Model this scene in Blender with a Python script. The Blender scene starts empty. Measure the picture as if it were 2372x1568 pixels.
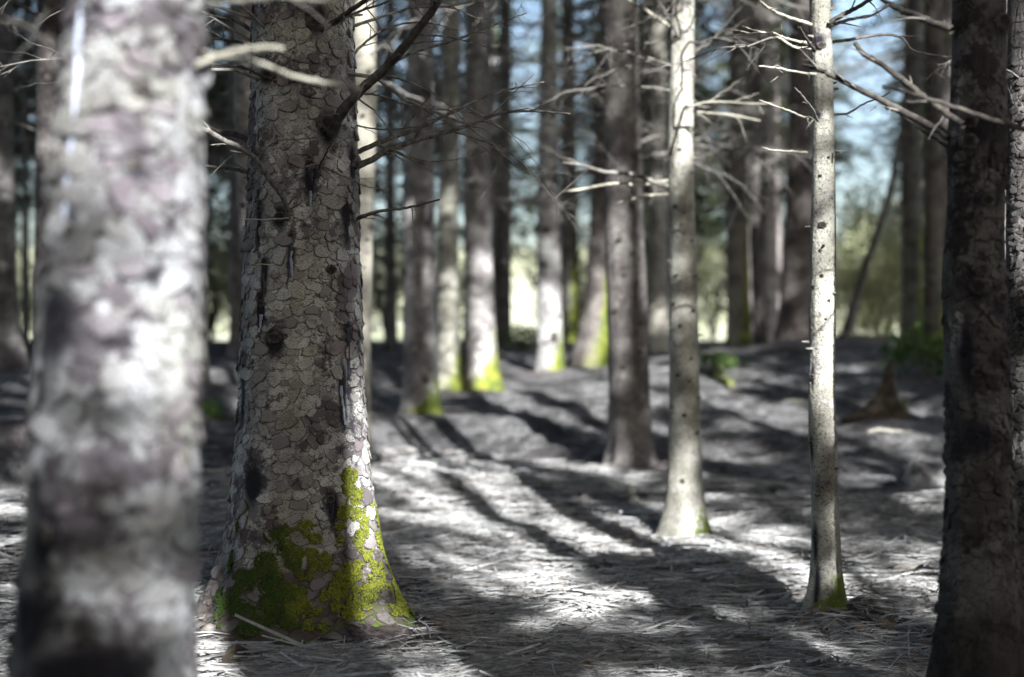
import bpy, math, random
import numpy as np
from mathutils import Vector, Matrix

PI = math.pi
SC = bpy.context.scene
COL = SC.collection

# ------------------------------------------------------------------ camera
EYE, F_PX, CX, CY = 1.05, 3293.0, 1185.5, 784.0      # eye height in metres; focal length and centre in picture units
cam_data = bpy.data.cameras.new('camera')
cam = bpy.data.objects.new('camera', cam_data)
COL.objects.link(cam)
cam.location = (0, 0, EYE)
cam.rotation_euler = (PI / 2, 0, 0)
cam_data.lens = 50
cam_data.sensor_width = 36
cam_data.clip_start = 0.05
cam_data.clip_end = 2000
cam_data.dof.use_dof = True
cam_data.dof.focus_distance = 4.72
cam_data.dof.aperture_fstop = 1.45
SC.camera = cam

# ------------------------------------------------------------------ world, sun, exposure
SUN_EL = math.radians(27)
SUN_AZ = math.radians(17.6)        # the sun stands behind the viewer, this far round to the right
sun_dir = Vector((math.sin(SUN_AZ) * math.cos(SUN_EL), -math.cos(SUN_AZ) * math.cos(SUN_EL), math.sin(SUN_EL)))
world = bpy.data.worlds.new('World')
SC.world = world
world.use_nodes = True
wn = world.node_tree
sky = wn.nodes.new('ShaderNodeTexSky')
sky.sky_type = 'NISHITA'
sky.sun_disc = False
sky.sun_elevation = SUN_EL
sky.sun_rotation = PI - SUN_AZ
sky.air_density = 1.0
sky.dust_density = 2.8
bg = wn.nodes['Background']
bg.inputs['Strength'].default_value = 0.075
wn.links.new(sky.outputs['Color'], bg.inputs['Color'])
sun_data = bpy.data.lights.new('sun', 'SUN')
sun_data.energy = 5.0
sun_data.angle = math.radians(0.5)
sun_data.color = (1.0, 0.995, 0.98)
sun = bpy.data.objects.new('sun', sun_data)
COL.objects.link(sun)
sun.location = (10, -30, 20)
sun.rotation_euler = sun_dir.to_track_quat('Z', 'Y').to_euler()
vs = SC.view_settings
vs.view_transform = 'Standard'
vs.look = 'None'
vs.gamma = 1
vs.exposure = 2.0
SC.cycles.max_bounces = 6
SC.cycles.diffuse_bounces = 2
SC.cycles.transparent_max_bounces = 6
SC.cycles.use_denoising = True

rnd = random.Random(7)
nr = np.random.default_rng(11)


# ------------------------------------------------------------------ small tools
def P(px, py, d):
    """the point at depth d metres seen at picture position px, py"""
    return np.array([(px - CX) / F_PX * d, d, EYE - (py - CY) / F_PX * d])


def _hash(ix, iy, iz, seed):
    h = (ix * 374761393 + iy * 668265263 + iz * 1274126177 + seed * 974711) & 0xffffffff
    h = ((h ^ (h >> 13)) * 1103515245) & 0xffffffff
    h = ((h ^ (h >> 16)) * 2246822519) & 0xffffffff
    return ((h ^ (h >> 15)) & 0xffff) / 65535.0


def vnoise(p, seed=0):
    """value noise 0..1 on an (n,3) array"""
    p = np.asarray(p, float)
    i = np.floor(p).astype(np.int64)
    f = p - i
    f = f * f * (3 - 2 * f)
    r = 0
    for dx in (0, 1):
        wx = f[:, 0] if dx else 1 - f[:, 0]
        for dy in (0, 1):
            wy = f[:, 1] if dy else 1 - f[:, 1]
            for dz in (0, 1):
                wz = f[:, 2] if dz else 1 - f[:, 2]
                r = r + wx * wy * wz * _hash(i[:, 0] + dx, i[:, 1] + dy, i[:, 2] + dz, seed)
    return r


def fbm(p, seed=0, o=4):
    p = np.asarray(p, float)
    a, s, t = 0.5, 0, 0
    for k in range(o):
        s = s + a * vnoise(p * 2 ** k + 17.3 * k, seed + k)
        t += a
        a *= 0.5
    return s / t


class MB:
    """collects vertices and faces for one mesh"""
    def __init__(self):
        self.v, self.f3, self.f4, self.n = [], [], [], 0

    def add(self, V, F):
        V = np.asarray(V, float)
        F = np.asarray(F, np.int64)
        self.v.append(V)
        (self.f4 if F.shape[1] == 4 else self.f3).append(F + self.n)
        self.n += len(V)

    def arrays(self):
        V = np.concatenate(self.v)
        f3 = np.concatenate(self.f3) if self.f3 else np.zeros((0, 3), np.int64)
        f4 = np.concatenate(self.f4) if self.f4 else np.zeros((0, 4), np.int64)
        return V, f3, f4

    def mesh(self, name, mat=None, smooth=True, attrs=None):
        V, f3, f4 = self.arrays()
        return mesh_np(name, V, f3, f4, mat, smooth, attrs)


def mesh_np(name, V, f3, f4, mat=None, smooth=True, attrs=None):
    me = bpy.data.meshes.new(name)
    me.vertices.add(len(V))
    me.vertices.foreach_set('co', np.ascontiguousarray(V, np.float32).ravel())
    nl = len(f3) * 3 + len(f4) * 4
    me.loops.add(nl)
    me.loops.foreach_set('vertex_index', np.concatenate([f3.ravel(), f4.ravel()]).astype(np.int32))
    me.polygons.add(len(f3) + len(f4))
    st = np.concatenate([np.arange(len(f3)) * 3, len(f3) * 3 + np.arange(len(f4)) * 4]).astype(np.int32)
    me.polygons.foreach_set('loop_start', st)
    if smooth:
        me.polygons.foreach_set('use_smooth', np.ones(len(f3) + len(f4), bool))
    me.update(calc_edges=True)
    for k, a in (attrs or {}).items():
        at = me.attributes.new(k, 'FLOAT', 'POINT')
        at.data.foreach_set('value', np.ascontiguousarray(a, np.float32))
    if mat:
        me.materials.append(mat)
    me.validate()
    return me


def obj(name, me, parent=None, loc=None, mat4=None, color=None):
    o = bpy.data.objects.new(name, me)
    COL.objects.link(o)
    if parent:
        o.parent = parent
    if mat4 is not None:
        o.matrix_local = mat4
    elif loc is not None:
        o.location = loc
    if color:
        o.color = (*color, 1)
    return o


def tag(o, label=None, cat=None, group=None, kind=None):
    for k, v in (('label', label), ('category', cat), ('group', group), ('kind', kind)):
        if v:
            o[k] = v
    return o


def tube(pts, rad, sides=5, cap=True):
    pts = np.asarray(pts, float)
    rad = np.asarray(rad, float)
    n = len(pts)
    t = np.gradient(pts, axis=0)
    t /= np.linalg.norm(t, axis=1)[:, None] + 1e-12
    ref = np.array([0, 0, 1.0]) if abs(t[0][2]) < 0.8 else np.array([1.0, 0, 0])
    a = ref - (t @ ref)[:, None] * t
    a /= np.linalg.norm(a, axis=1)[:, None] + 1e-12
    b = np.cross(t, a)
    ang = np.arange(sides) / sides * 2 * PI
    V = (pts[:, None] + rad[:, None, None] * (np.cos(ang)[None, :, None] * a[:, None] + np.sin(ang)[None, :, None] * b[:, None])).reshape(-1, 3)
    i = np.arange(n - 1)[:, None] * sides
    j = np.arange(sides)[None]
    k = (j + 1) % sides
    F = np.stack([i + j, i + k, i + sides + k, i + sides + j], -1).reshape(-1, 4)
    return V, F


def curve_pts(ctrl, n):
    """smooth line through control points"""
    c = np.asarray(ctrl, float)
    m = len(c)
    if m < 3:
        t = np.linspace(0, 1, n)[:, None]
        return c[0] * (1 - t) + c[-1] * t
    e = np.vstack([2 * c[0] - c[1], c, 2 * c[-1] - c[-2]])
    u = np.linspace(0, m - 1 - 1e-9, n)
    k = u.astype(int)
    t = (u - k)[:, None]
    p0, p1, p2, p3 = e[k], e[k + 1], e[k + 2], e[k + 3]
    return 0.5 * (2 * p1 + (p2 - p0) * t + (2 * p0 - 5 * p1 + 4 * p2 - p3) * t ** 2 + (3 * p1 - p0 - 3 * p2 + p3) * t ** 3)


# ------------------------------------------------------------------ materials
class NT:
    def __init__(self, name):
        self.m = bpy.data.materials.new(name)
        self.m.use_nodes = True
        self.t = self.m.node_tree
        self.p = self.t.nodes['Principled BSDF']
        self.p.inputs['Specular IOR Level'].default_value = 0.25

    def n(self, kind, props=None, **inp):
        nd = self.t.nodes.new(kind)
        for k, v in (props or {}).items():
            setattr(nd, k, v)
        for k, v in inp.items():
            s = nd.inputs[int(k[1:])] if k[0] == 'i' and k[1:].isdigit() else nd.inputs[k.replace('_', ' ')]
            self.put(s, v)
        return nd

    def put(self, s, v):
        if isinstance(v, bpy.types.NodeSocket):
            self.t.links.new(v, s)
        elif isinstance(v, tuple) and len(v) == 3 and s.type == 'RGBA':
            s.default_value = (*v, 1)
        else:
            s.default_value = v

    def mix(self, f, a, b, mode='MIX'):
        nd = self.t.nodes.new('ShaderNodeMix')
        nd.data_type = 'RGBA'
        nd.blend_type = mode
        self.put(nd.inputs[0], f)
        self.put(nd.inputs[6], a)
        self.put(nd.inputs[7], b)
        return nd.outputs[2]

    def math(self, op, a, b=0.0, clamp=False):
        nd = self.t.nodes.new('ShaderNodeMath')
        nd.operation = op
        nd.use_clamp = clamp
        self.put(nd.inputs[0], a)
        self.put(nd.inputs[1], b)
        return nd.outputs[0]

    def noise(self, vec, scale, detail=4, rough=0.55, dist=0.0):
        return self.n('ShaderNodeTexNoise', Vector=vec, Scale=scale, Detail=detail, Roughness=rough, Distortion=dist).outputs[0]

    def step(self, v, lo, hi):
        nd = self.t.nodes.new('ShaderNodeMapRange')
        nd.interpolation_type = 'SMOOTHSTEP'
        self.put(nd.inputs[0], v)
        nd.inputs[1].default_value = lo
        nd.inputs[2].default_value = hi
        return nd.outputs[0]

    def attr(self, name):
        return self.n('ShaderNodeAttribute', {'attribute_name': name}).outputs['Fac']

    def coords(self, shift=True):
        c = self.n('ShaderNodeTexCoord').outputs['Object']
        if shift:
            r = self.n('ShaderNodeObjectInfo').outputs['Random']
            c = self.n('ShaderNodeVectorMath', {'operation': 'ADD'}, i0=c, i1=self.math('MULTIPLY', r, 37.0)).outputs[0]
        return c

    def bump(self, h, strength, dist=0.01):
        b = self.n('ShaderNodeBump', Strength=strength, Distance=dist, Height=h)
        self.t.links.new(b.outputs[0], self.p.inputs['Normal'])

    def done(self, col, rough=0.85):
        self.put(self.p.inputs['Base Color'], col)
        self.put(self.p.inputs['Roughness'], rough)
        return self.m


def bark_material(name, crack=0.6, vscale=24.0, pale=(0.31, 0.315, 0.305), dark=(0.125, 0.12, 0.122), spot=0.5, bump=0.6):
    k = NT(name)
    c = k.coords()
    col = k.mix(k.step(k.noise(c, 5.0, 5), 0.38, 0.66), pale, dark)
    col = k.mix(k.step(k.noise(c, 9.0, 3), 0.52, 0.72), col, (0.16, 0.146, 0.152))          # purplish bare patches
    col = k.mix(k.step(k.noise(c, 13.0, 3), 0.56, 0.74), col, (0.40, 0.39, 0.37))          # pale lichen
    col = k.mix(k.math('MULTIPLY', k.step(k.noise(c, 130.0, 3), 0.54, 0.66), spot), col, (0.06, 0.052, 0.05))
    vc = k.n('ShaderNodeVectorMath', {'operation': 'ADD'}, i0=c,
             i1=k.n('ShaderNodeVectorMath', {'operation': 'SCALE'}, i0=k.n('ShaderNodeTexNoise', Vector=c, Scale=14.0).outputs[1], Scale=0.045).outputs[0]).outputs[0]
    vo = k.n('ShaderNodeTexVoronoi', {'feature': 'DISTANCE_TO_EDGE'}, Vector=vc, Scale=vscale).outputs[0]
    plate = k.step(vo, 0.0, 0.07)
    vcell = k.n('ShaderNodeTexVoronoi', {'feature': 'F1'}, Vector=vc, Scale=vscale)
    cellr = k.n('ShaderNodeSeparateColor', Color=vcell.outputs[1]).outputs[0]
    col = k.mix(k.math('MULTIPLY', k.step(cellr, 0.2, 0.9), 0.3 * crack + 0.1), col, k.mix(1.0, col, (0.6, 0.58, 0.6), 'MULTIPLY'))
    col = k.mix(k.math('MULTIPLY', k.math('SUBTRACT', 1.0, plate), crack), col, (0.05, 0.042, 0.042))
    tone = k.n('ShaderNodeObjectInfo').outputs['Color']
    col = k.mix(1.0, col, tone, 'MULTIPLY')
    col = k.mix(k.math('MULTIPLY', k.attr('inner'), k.step(k.noise(c, 16.0, 4), 0.25, 0.5)), col, (0.085, 0.066, 0.06))
    col = k.mix(k.attr('stain'), col, (0.016, 0.015, 0.021))
    mossn = k.noise(c, 26.0, 4)
    mf = k.step(k.math('ADD', k.attr('moss'), k.math('MULTIPLY', k.math('SUBTRACT', mossn, 0.5), 0.9)), 0.36, 0.62)
    mcol = k.mix(k.step(k.noise(c, 6.0, 2), 0.35, 0.65), (0.17, 0.19, 0.03), (0.07, 0.095, 0.02))
    col = k.mix(mf, col, mcol)
    h = k.math('ADD', k.math('MULTIPLY', plate, crack), k.math('MULTIPLY', k.noise(c, 60.0, 5), 0.8))
    h = k.math('ADD', h, k.math('MULTIPLY', k.noise(c, 12.0, 3), 1.2))
    k.bump(h, bump, 0.012)
    return k.done(col, 0.9)


BARK = bark_material('spruce_bark', 0.55, 22.0)
BARK_YOUNG = bark_material('smooth_pale_bark', 0.22, 46.0, pale=(0.38, 0.38, 0.33), dark=(0.20, 0.195, 0.165), spot=0.8, bump=0.6)


def flaky_colour(k, gp):
    """grey beige old bark: lichen bloom, purple brown bare patches, fine dark dashes"""
    col = k.mix(k.step(k.noise(gp, 6.0, 4), 0.40, 0.62), (0.42, 0.43, 0.425), (0.24, 0.24, 0.235))
    col = k.mix(k.math('MULTIPLY', k.step(k.noise(gp, 3.1, 4, 0.6), 0.52, 0.62), 0.4), col, (0.32, 0.315, 0.235))
    col = k.mix(k.math('MULTIPLY', k.step(k.noise(gp, 8.0, 5, 0.7), 0.52, 0.58), 0.92), col, (0.092, 0.080, 0.090))
    col = k.mix(k.math('MULTIPLY', k.step(k.noise(gp, 7.7, 5, 0.65), 0.60, 0.68), 0.9), col, (0.52, 0.53, 0.53))
    zz = k.n('ShaderNodeSeparateXYZ', i0=gp).outputs[2]
    foot = k.step(k.math('ADD', zz, k.math('MULTIPLY', k.math('SUBTRACT', k.noise(gp, 7.0, 3), 0.5), 0.5)), 0.52, 0.08)
    col = k.mix(k.math('MULTIPLY', foot, 0.85), col, (0.075, 0.06, 0.052))
    mp = k.n('ShaderNodeMapping', i0=gp)
    mp.inputs['Scale'].default_value = (1.0, 1.0, 2.2)
    return k.mix(k.math('MULTIPLY', k.step(k.noise(mp.outputs[0], 150.0, 3), 0.53, 0.62), 0.75), col, (0.07, 0.06, 0.055))


def scale_material():
    k = NT('bark_scale')
    gp = k.n('ShaderNodeNewGeometry').outputs['Position']
    r = k.math('FRACT', k.math('ADD', k.n('ShaderNodeObjectInfo').outputs['Random'], k.n('ShaderNodeNewGeometry').outputs['Random Per Island']))
    col = flaky_colour(k, gp)
    col = k.mix(k.step(r, 0.80, 0.84), col, k.mix(0.7, col, (0.15, 0.125, 0.135)))
    col = k.mix(k.step(r, 0.5, 0.1), col, k.mix(1.0, col, (0.70, 0.68, 0.66), 'MULTIPLY'))
    col = k.mix(1.0, col, k.n('ShaderNodeObjectInfo').outputs['Color'], 'MULTIPLY')
    col = k.mix(k.attr('rim'), col, (0.035, 0.028, 0.027))  # edge colour darkened, standing in for the crescent shadows under the flakes
    k.bump(k.noise(gp, 180.0, 4), 0.5, 0.003)
    return k.done(col, 0.88)


def flaky_trunk_material():
    k = NT('flaky_bark')
    gp = k.n('ShaderNodeNewGeometry').outputs['Position']
    col = flaky_colour(k, gp)
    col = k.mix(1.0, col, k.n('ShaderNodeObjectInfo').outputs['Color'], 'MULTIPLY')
    wv = k.n('ShaderNodeVectorMath', {'operation': 'ADD'}, i0=gp, i1=k.n('ShaderNodeVectorMath', {'operation': 'SCALE'}, i0=k.n('ShaderNodeTexNoise', Vector=gp, Scale=9.0, Detail=3.0).outputs[1], Scale=0.10).outputs[0]).outputs[0]
    vo = k.n('ShaderNodeTexVoronoi', {'feature': 'DISTANCE_TO_EDGE'}, Vector=wv, Scale=15.0).outputs[0]
    crack = k.math('MULTIPLY', k.math('SUBTRACT', 1.0, k.step(vo, 0.0, 0.035)), k.step(k.noise(gp, 4.0, 2), 0.40, 0.55))
    col = k.mix(k.math('MULTIPLY', crack, 0.8), col, (0.04, 0.033, 0.032))
    col = k.mix(k.math('MULTIPLY', k.attr('inner'), k.step(k.noise(gp, 16.0, 4), 0.25, 0.5)), col, (0.075, 0.058, 0.054))
    col = k.mix(k.attr('stain'), col, (0.016, 0.015, 0.021))
    mf = k.step(k.math('ADD', k.attr('moss'), k.math('MULTIPLY', k.math('SUBTRACT', k.noise(gp, 26.0, 4), 0.5), 0.9)), 0.36, 0.62)
    col = k.mix(mf, col, (0.07, 0.11, 0.015))
    h = k.math('ADD', k.math('MULTIPLY', crack, -1.0), k.math('MULTIPLY', k.noise(gp, 60.0, 5), 0.7))
    k.bump(k.math('ADD', h, k.noise(gp, 14.0, 3)), 0.7, 0.012)
    return k.done(col, 0.9)


BARK_MAIN = flaky_trunk_material()
SCALE_MAT = scale_material()


def knot_material():
    k = NT('knot')
    c = k.coords()
    col = k.mix(k.noise(c, 3.0, 4), (0.05, 0.042, 0.04), (0.018, 0.016, 0.018))
    col = k.mix(k.math('MULTIPLY', k.attr('rim'), k.step(k.noise(c, 2.0, 4), 0.3, 0.6)), col, (0.17, 0.155, 0.145))
    k.bump(k.noise(c, 5.0, 4), 0.6, 0.1)
    return k.done(col, 0.85)


def simple(name, a, b, scale=20.0, rough=0.85, bump=0.0, island=0.0, c3=None):
    k = NT(name)
    c = k.coords()
    col = k.mix(k.step(k.noise(c, scale, 4), 0.35, 0.65), a, b)
    if island:
        r = k.math('FRACT', k.math('ADD', k.n('ShaderNodeObjectInfo').outputs['Random'], k.n('ShaderNodeNewGeometry').outputs['Random Per Island']))
        col = k.mix(k.math('MULTIPLY', r, island), col, c3 or b)
    if bump:
        k.bump(k.noise(c, scale * 3, 4), bump, 0.005)
    return k.done(col, rough)


TWIG_MAT = simple('dead_twig', (0.22, 0.213, 0.195), (0.11, 0.103, 0.097), 30.0, 0.8, 0.3)
BRANCH_DARK = simple('darkened_branch_bark', (0.085, 0.077, 0.066), (0.035, 0.031, 0.03), 40.0, 0.85, 0.6)  # dark bark, deepened to put the shade on the branches into its colour
GREY_BRANCH = simple('grey_branch_bark', (0.19, 0.18, 0.165), (0.075, 0.068, 0.064), 50.0, 0.85, 0.6)
PALE_TWIG = simple('pale_bare_wood', (0.40, 0.39, 0.33), (0.25, 0.24, 0.20), 25.0, 0.7, 0.2)
KNOT_MAT = knot_material()
RESIN_DARK = simple('dark_resin', (0.02, 0.02, 0.03), (0.05, 0.055, 0.085), 40.0, 0.45, 0.5)
RESIN_PALE = simple('dried_resin', (0.34, 0.38, 0.48), (0.24, 0.27, 0.34), 40.0, 0.5, 0.4)
STICK_MAT = simple('litter_stick', (0.56, 0.575, 0.58), (0.36, 0.365, 0.365), 40.0, 0.75, 0.0, 0.85, (0.09, 0.078, 0.07))
CONE_MAT = simple('spruce_cone', (0.40, 0.33, 0.25), (0.26, 0.20, 0.15), 60.0, 0.7, 0.3, 0.35, (0.18, 0.13, 0.10))
LEAF_LITTER = simple('fallen_leaf', (0.34, 0.17, 0.07), (0.24, 0.12, 0.06), 30.0, 0.7)
MOSSY_WOOD = simple('mossy_wood', (0.12, 0.16, 0.03), (0.10, 0.085, 0.06), 14.0, 0.9, 0.6)
STUMP_MAT = simple('rotten_wood', (0.085, 0.07, 0.045), (0.028, 0.023, 0.022), 16.0, 0.9, 0.8)
ROCK_MAT = simple('lichen_rock', (0.24, 0.24, 0.24), (0.07, 0.07, 0.075), 12.0, 0.9, 0.8)


def moss_material():
    k = NT('moss')
    gp = k.n('ShaderNodeNewGeometry').outputs['Position']
    r = k.n('ShaderNodeNewGeometry').outputs['Random Per Island']
    side = k.attr('sun_tint')
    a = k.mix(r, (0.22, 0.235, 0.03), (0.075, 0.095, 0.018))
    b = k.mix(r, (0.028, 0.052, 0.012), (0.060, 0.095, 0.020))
    col = k.mix(k.step(k.math('ADD', side, k.math('MULTIPLY', k.math('SUBTRACT', k.noise(gp, 14.0, 3), 0.5), 0.8)), 0.35, 0.65), b, a)  # sunlight painted into the moss: yellow-green on the right, dark green on the left
    k.bump(k.noise(gp, 400.0, 3), 0.6, 0.002)
    return k.done(col, 0.95)


MOSS_MAT = moss_material()


def leafy(name, a, b, trans=0.35):
    k = NT(name)
    r = k.n('ShaderNodeNewGeometry').outputs['Random Per Island']
    col = k.mix(r, a, b)
    k.done(col, 0.6)
    tr = k.n('ShaderNodeBsdfTranslucent', Color=col)
    mx = k.n('ShaderNodeMixShader', i0=trans, i1=k.p.outputs[0], i2=tr.outputs[0])
    out = [x for x in k.t.nodes if x.type == 'OUTPUT_MATERIAL'][0]
    k.t.links.new(mx.outputs[0], out.inputs[0])
    return k.m


NEEDLE_MAT = leafy('spruce_needles', (0.045, 0.075, 0.030), (0.095, 0.115, 0.055), 0.3)
LEAF_MAT = leafy('pale_leaves', (0.26, 0.30, 0.15), (0.42, 0.44, 0.29), 0.45)
HERB_MAT = leafy('bramble_leaves', (0.05, 0.11, 0.03), (0.12, 0.19, 0.04), 0.3)


def ground_material():
    k = NT('forest_floor')
    c = k.coords(False)
    col = k.mix(k.step(k.noise(c, 1.1, 5), 0.40, 0.60), (0.235, 0.238, 0.245), (0.09, 0.089, 0.093))
    col = k.mix(k.step(k.noise(c, 6.0, 5, 0.65), 0.45, 0.68), col, (0.39, 0.392, 0.395))
    col = k.mix(k.math('MULTIPLY', k.step(k.noise(c, 4.2, 6, 0.7), 0.50, 0.58), 0.8), col, (0.055, 0.05, 0.05))
    col = k.mix(k.math('MULTIPLY', k.step(k.noise(c, 11.0, 5, 0.7), 0.57, 0.64), 0.8), col, (0.42, 0.42, 0.41))
    st = k.n('ShaderNodeMapping', i0=c)
    st.inputs['Scale'].default_value = (1.0, 2.2, 1.0)
    fib = k.noise(st.outputs[0], 70.0, 5, 0.7, 1.4)
    col = k.mix(k.step(fib, 0.40, 0.56), (0.03, 0.026, 0.026), col)
    col = k.mix(k.math('MULTIPLY', k.step(fib, 0.6, 0.72), 0.7), col, (0.48, 0.47, 0.45))
    col = k.mix(k.math('MULTIPLY', k.step(k.noise(c, 2.3, 4), 0.66, 0.74), k.step(k.noise(c, 18.0, 3), 0.42, 0.6)), col, (0.15, 0.19, 0.03))
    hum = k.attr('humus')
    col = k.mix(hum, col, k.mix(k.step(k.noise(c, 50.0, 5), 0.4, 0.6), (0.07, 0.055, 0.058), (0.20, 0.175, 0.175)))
    k.bump(k.math('ADD', fib, k.math('MULTIPLY', k.noise(c, 12.0, 4), 1.5)), 0.9, 0.03)
    return k.done(col, 0.95)


def field_material():
    k = NT('pale_grass')
    c = k.coords(False)
    col = k.mix(k.step(k.noise(c, 0.12, 4), 0.4, 0.62), (0.38, 0.39, 0.26), (0.46, 0.45, 0.36))
    col = k.mix(k.step(k.noise(c, 2.0, 4), 0.45, 0.7), col, (0.30, 0.34, 0.17))
    return k.done(col, 0.95)


# ------------------------------------------------------------------ terrain
_ctrl_px = [  # px, py, depth of places where the ground is seen
    (700, 1500, 4.9), (1185, 1568, 4.42), (1600, 1568, 4.42), (1915, 1500, 5.35), (2300, 1568, 4.42), (300, 1568, 4.42), (-100, 1500, 4.9),
    (1200, 1230, 7.75), (1300, 1300, 6.7), (1000, 1110, 10.6), (1590, 1250, 7.4), (1450, 1128, 10.0), (970, 962, 13.0), (1060, 944, 15.8),
    (1125, 912, 16.0), (1270, 885, 18.0), (1350, 840, 18.5), (1850, 782, 16.0), (1710, 806, 17.5), (1600, 830, 16.0), (2110, 822, 17.0), (2160, 812, 17.0),
    (2050, 965, 11.0), (1700, 1000, 11.0), (1750, 880, 14.0), (2140, 1120, 8.6), (2150, 900, 13.0), (1950, 1250, 7.2), (1800, 1130, 9.0), (470, 905, 14.0), (540, 835, 18.0),
    (30, 868, 12.5), (100, 965, 9.2), (0, 1150, 8.4), (850, 850, 17.0), (900, 815, 20.0), (1165, 808, 24.0), (1320, 792, 28.0), (300, 830, 20.0),
    (1000, 800, 26.0), (1500, 795, 26.0), (2000, 775, 26.0), (300, 810, 26.0)]
_cp = [P(*a) for a in _ctrl_px]
_cp += [np.array(a, float) for a in ((0, 0, 0.02), (2, -4, 0.0), (-3, -3, 0.0), (5, 0, 0.0), (-5, 4, 0.1), (6, 6, 0.2), (7, 12, 0.9), (9, 18, 1.2), (-8, 12, 0.7), (-9, 20, 0.9),
                                     (0, 34, 0.98), (-12, 34, 0.98), (12, 34, 1.0), (24, 30, 1.0), (-24, 30, 0.95), (0, -20, 0.0), (-15, -10, 0.0), (15, -10, 0.0), (22, 5, 0.6), (-22, 8, 0.5))]
_cp = np.array(_cp)
_mounds = []      # x, y, height, radius


def ground_z(x, y, fine=True):
    x = np.atleast_1d(np.asarray(x, float))
    y = np.atleast_1d(np.asarray(y, float))
    num = np.zeros_like(x)
    den = np.zeros_like(x)
    for cx, cy, cz in _cp:
        s = 0.10 * max(cy, 4) + 0.15
        w = 1.0 / (((x - cx) ** 2 + (y - cy) ** 2) / s ** 2 + 0.25) ** 1.6
        num += w * cz
        den += w
    z = num / den
    far = np.clip((y - 36) / 25, 0, 1)
    far = far * far * (3 - 2 * far)
    z = z * (1 - far) + 0.98 * far
    up = np.clip((y - 62) / 90, 0, 1)
    z = z + 9.5 * up * up * (3 - 2 * up)
    for mx, my, mh, mr in _mounds:
        z = z + mh * np.exp(-(((x - mx) ** 2 + (y - my) ** 2) / mr ** 2))
    if fine:
        q = np.stack([x, y, np.zeros_like(x)], 1)
        amp = np.clip((30 - y) / 20, 0.2, 1)
        z = z + amp * ((0.10 + 0.16 * np.clip((y - 5) / 6, 0, 1)) * (fbm(q * 1.1, 3, 3) - 0.5) + 0.10 * (fbm(q * 5.0, 5, 4) - 0.5))
        z = z + np.where((y > 2.5) & (y < 16), 0.014 * (vnoise(q * 30, 9) - 0.5), 0)
    return z


def gz(x, y):
    return float(ground_z(x, y)[0])


def on_ground(px, py):
    """the ground point seen at px, py"""
    d = 3.0
    while d < 60:
        p = P(px, py, d)
        if p[2] < gz(p[0], p[1]):
            break
        d *= 1.01
    return np.array([p[0], p[1], gz(p[0], p[1])])


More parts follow.
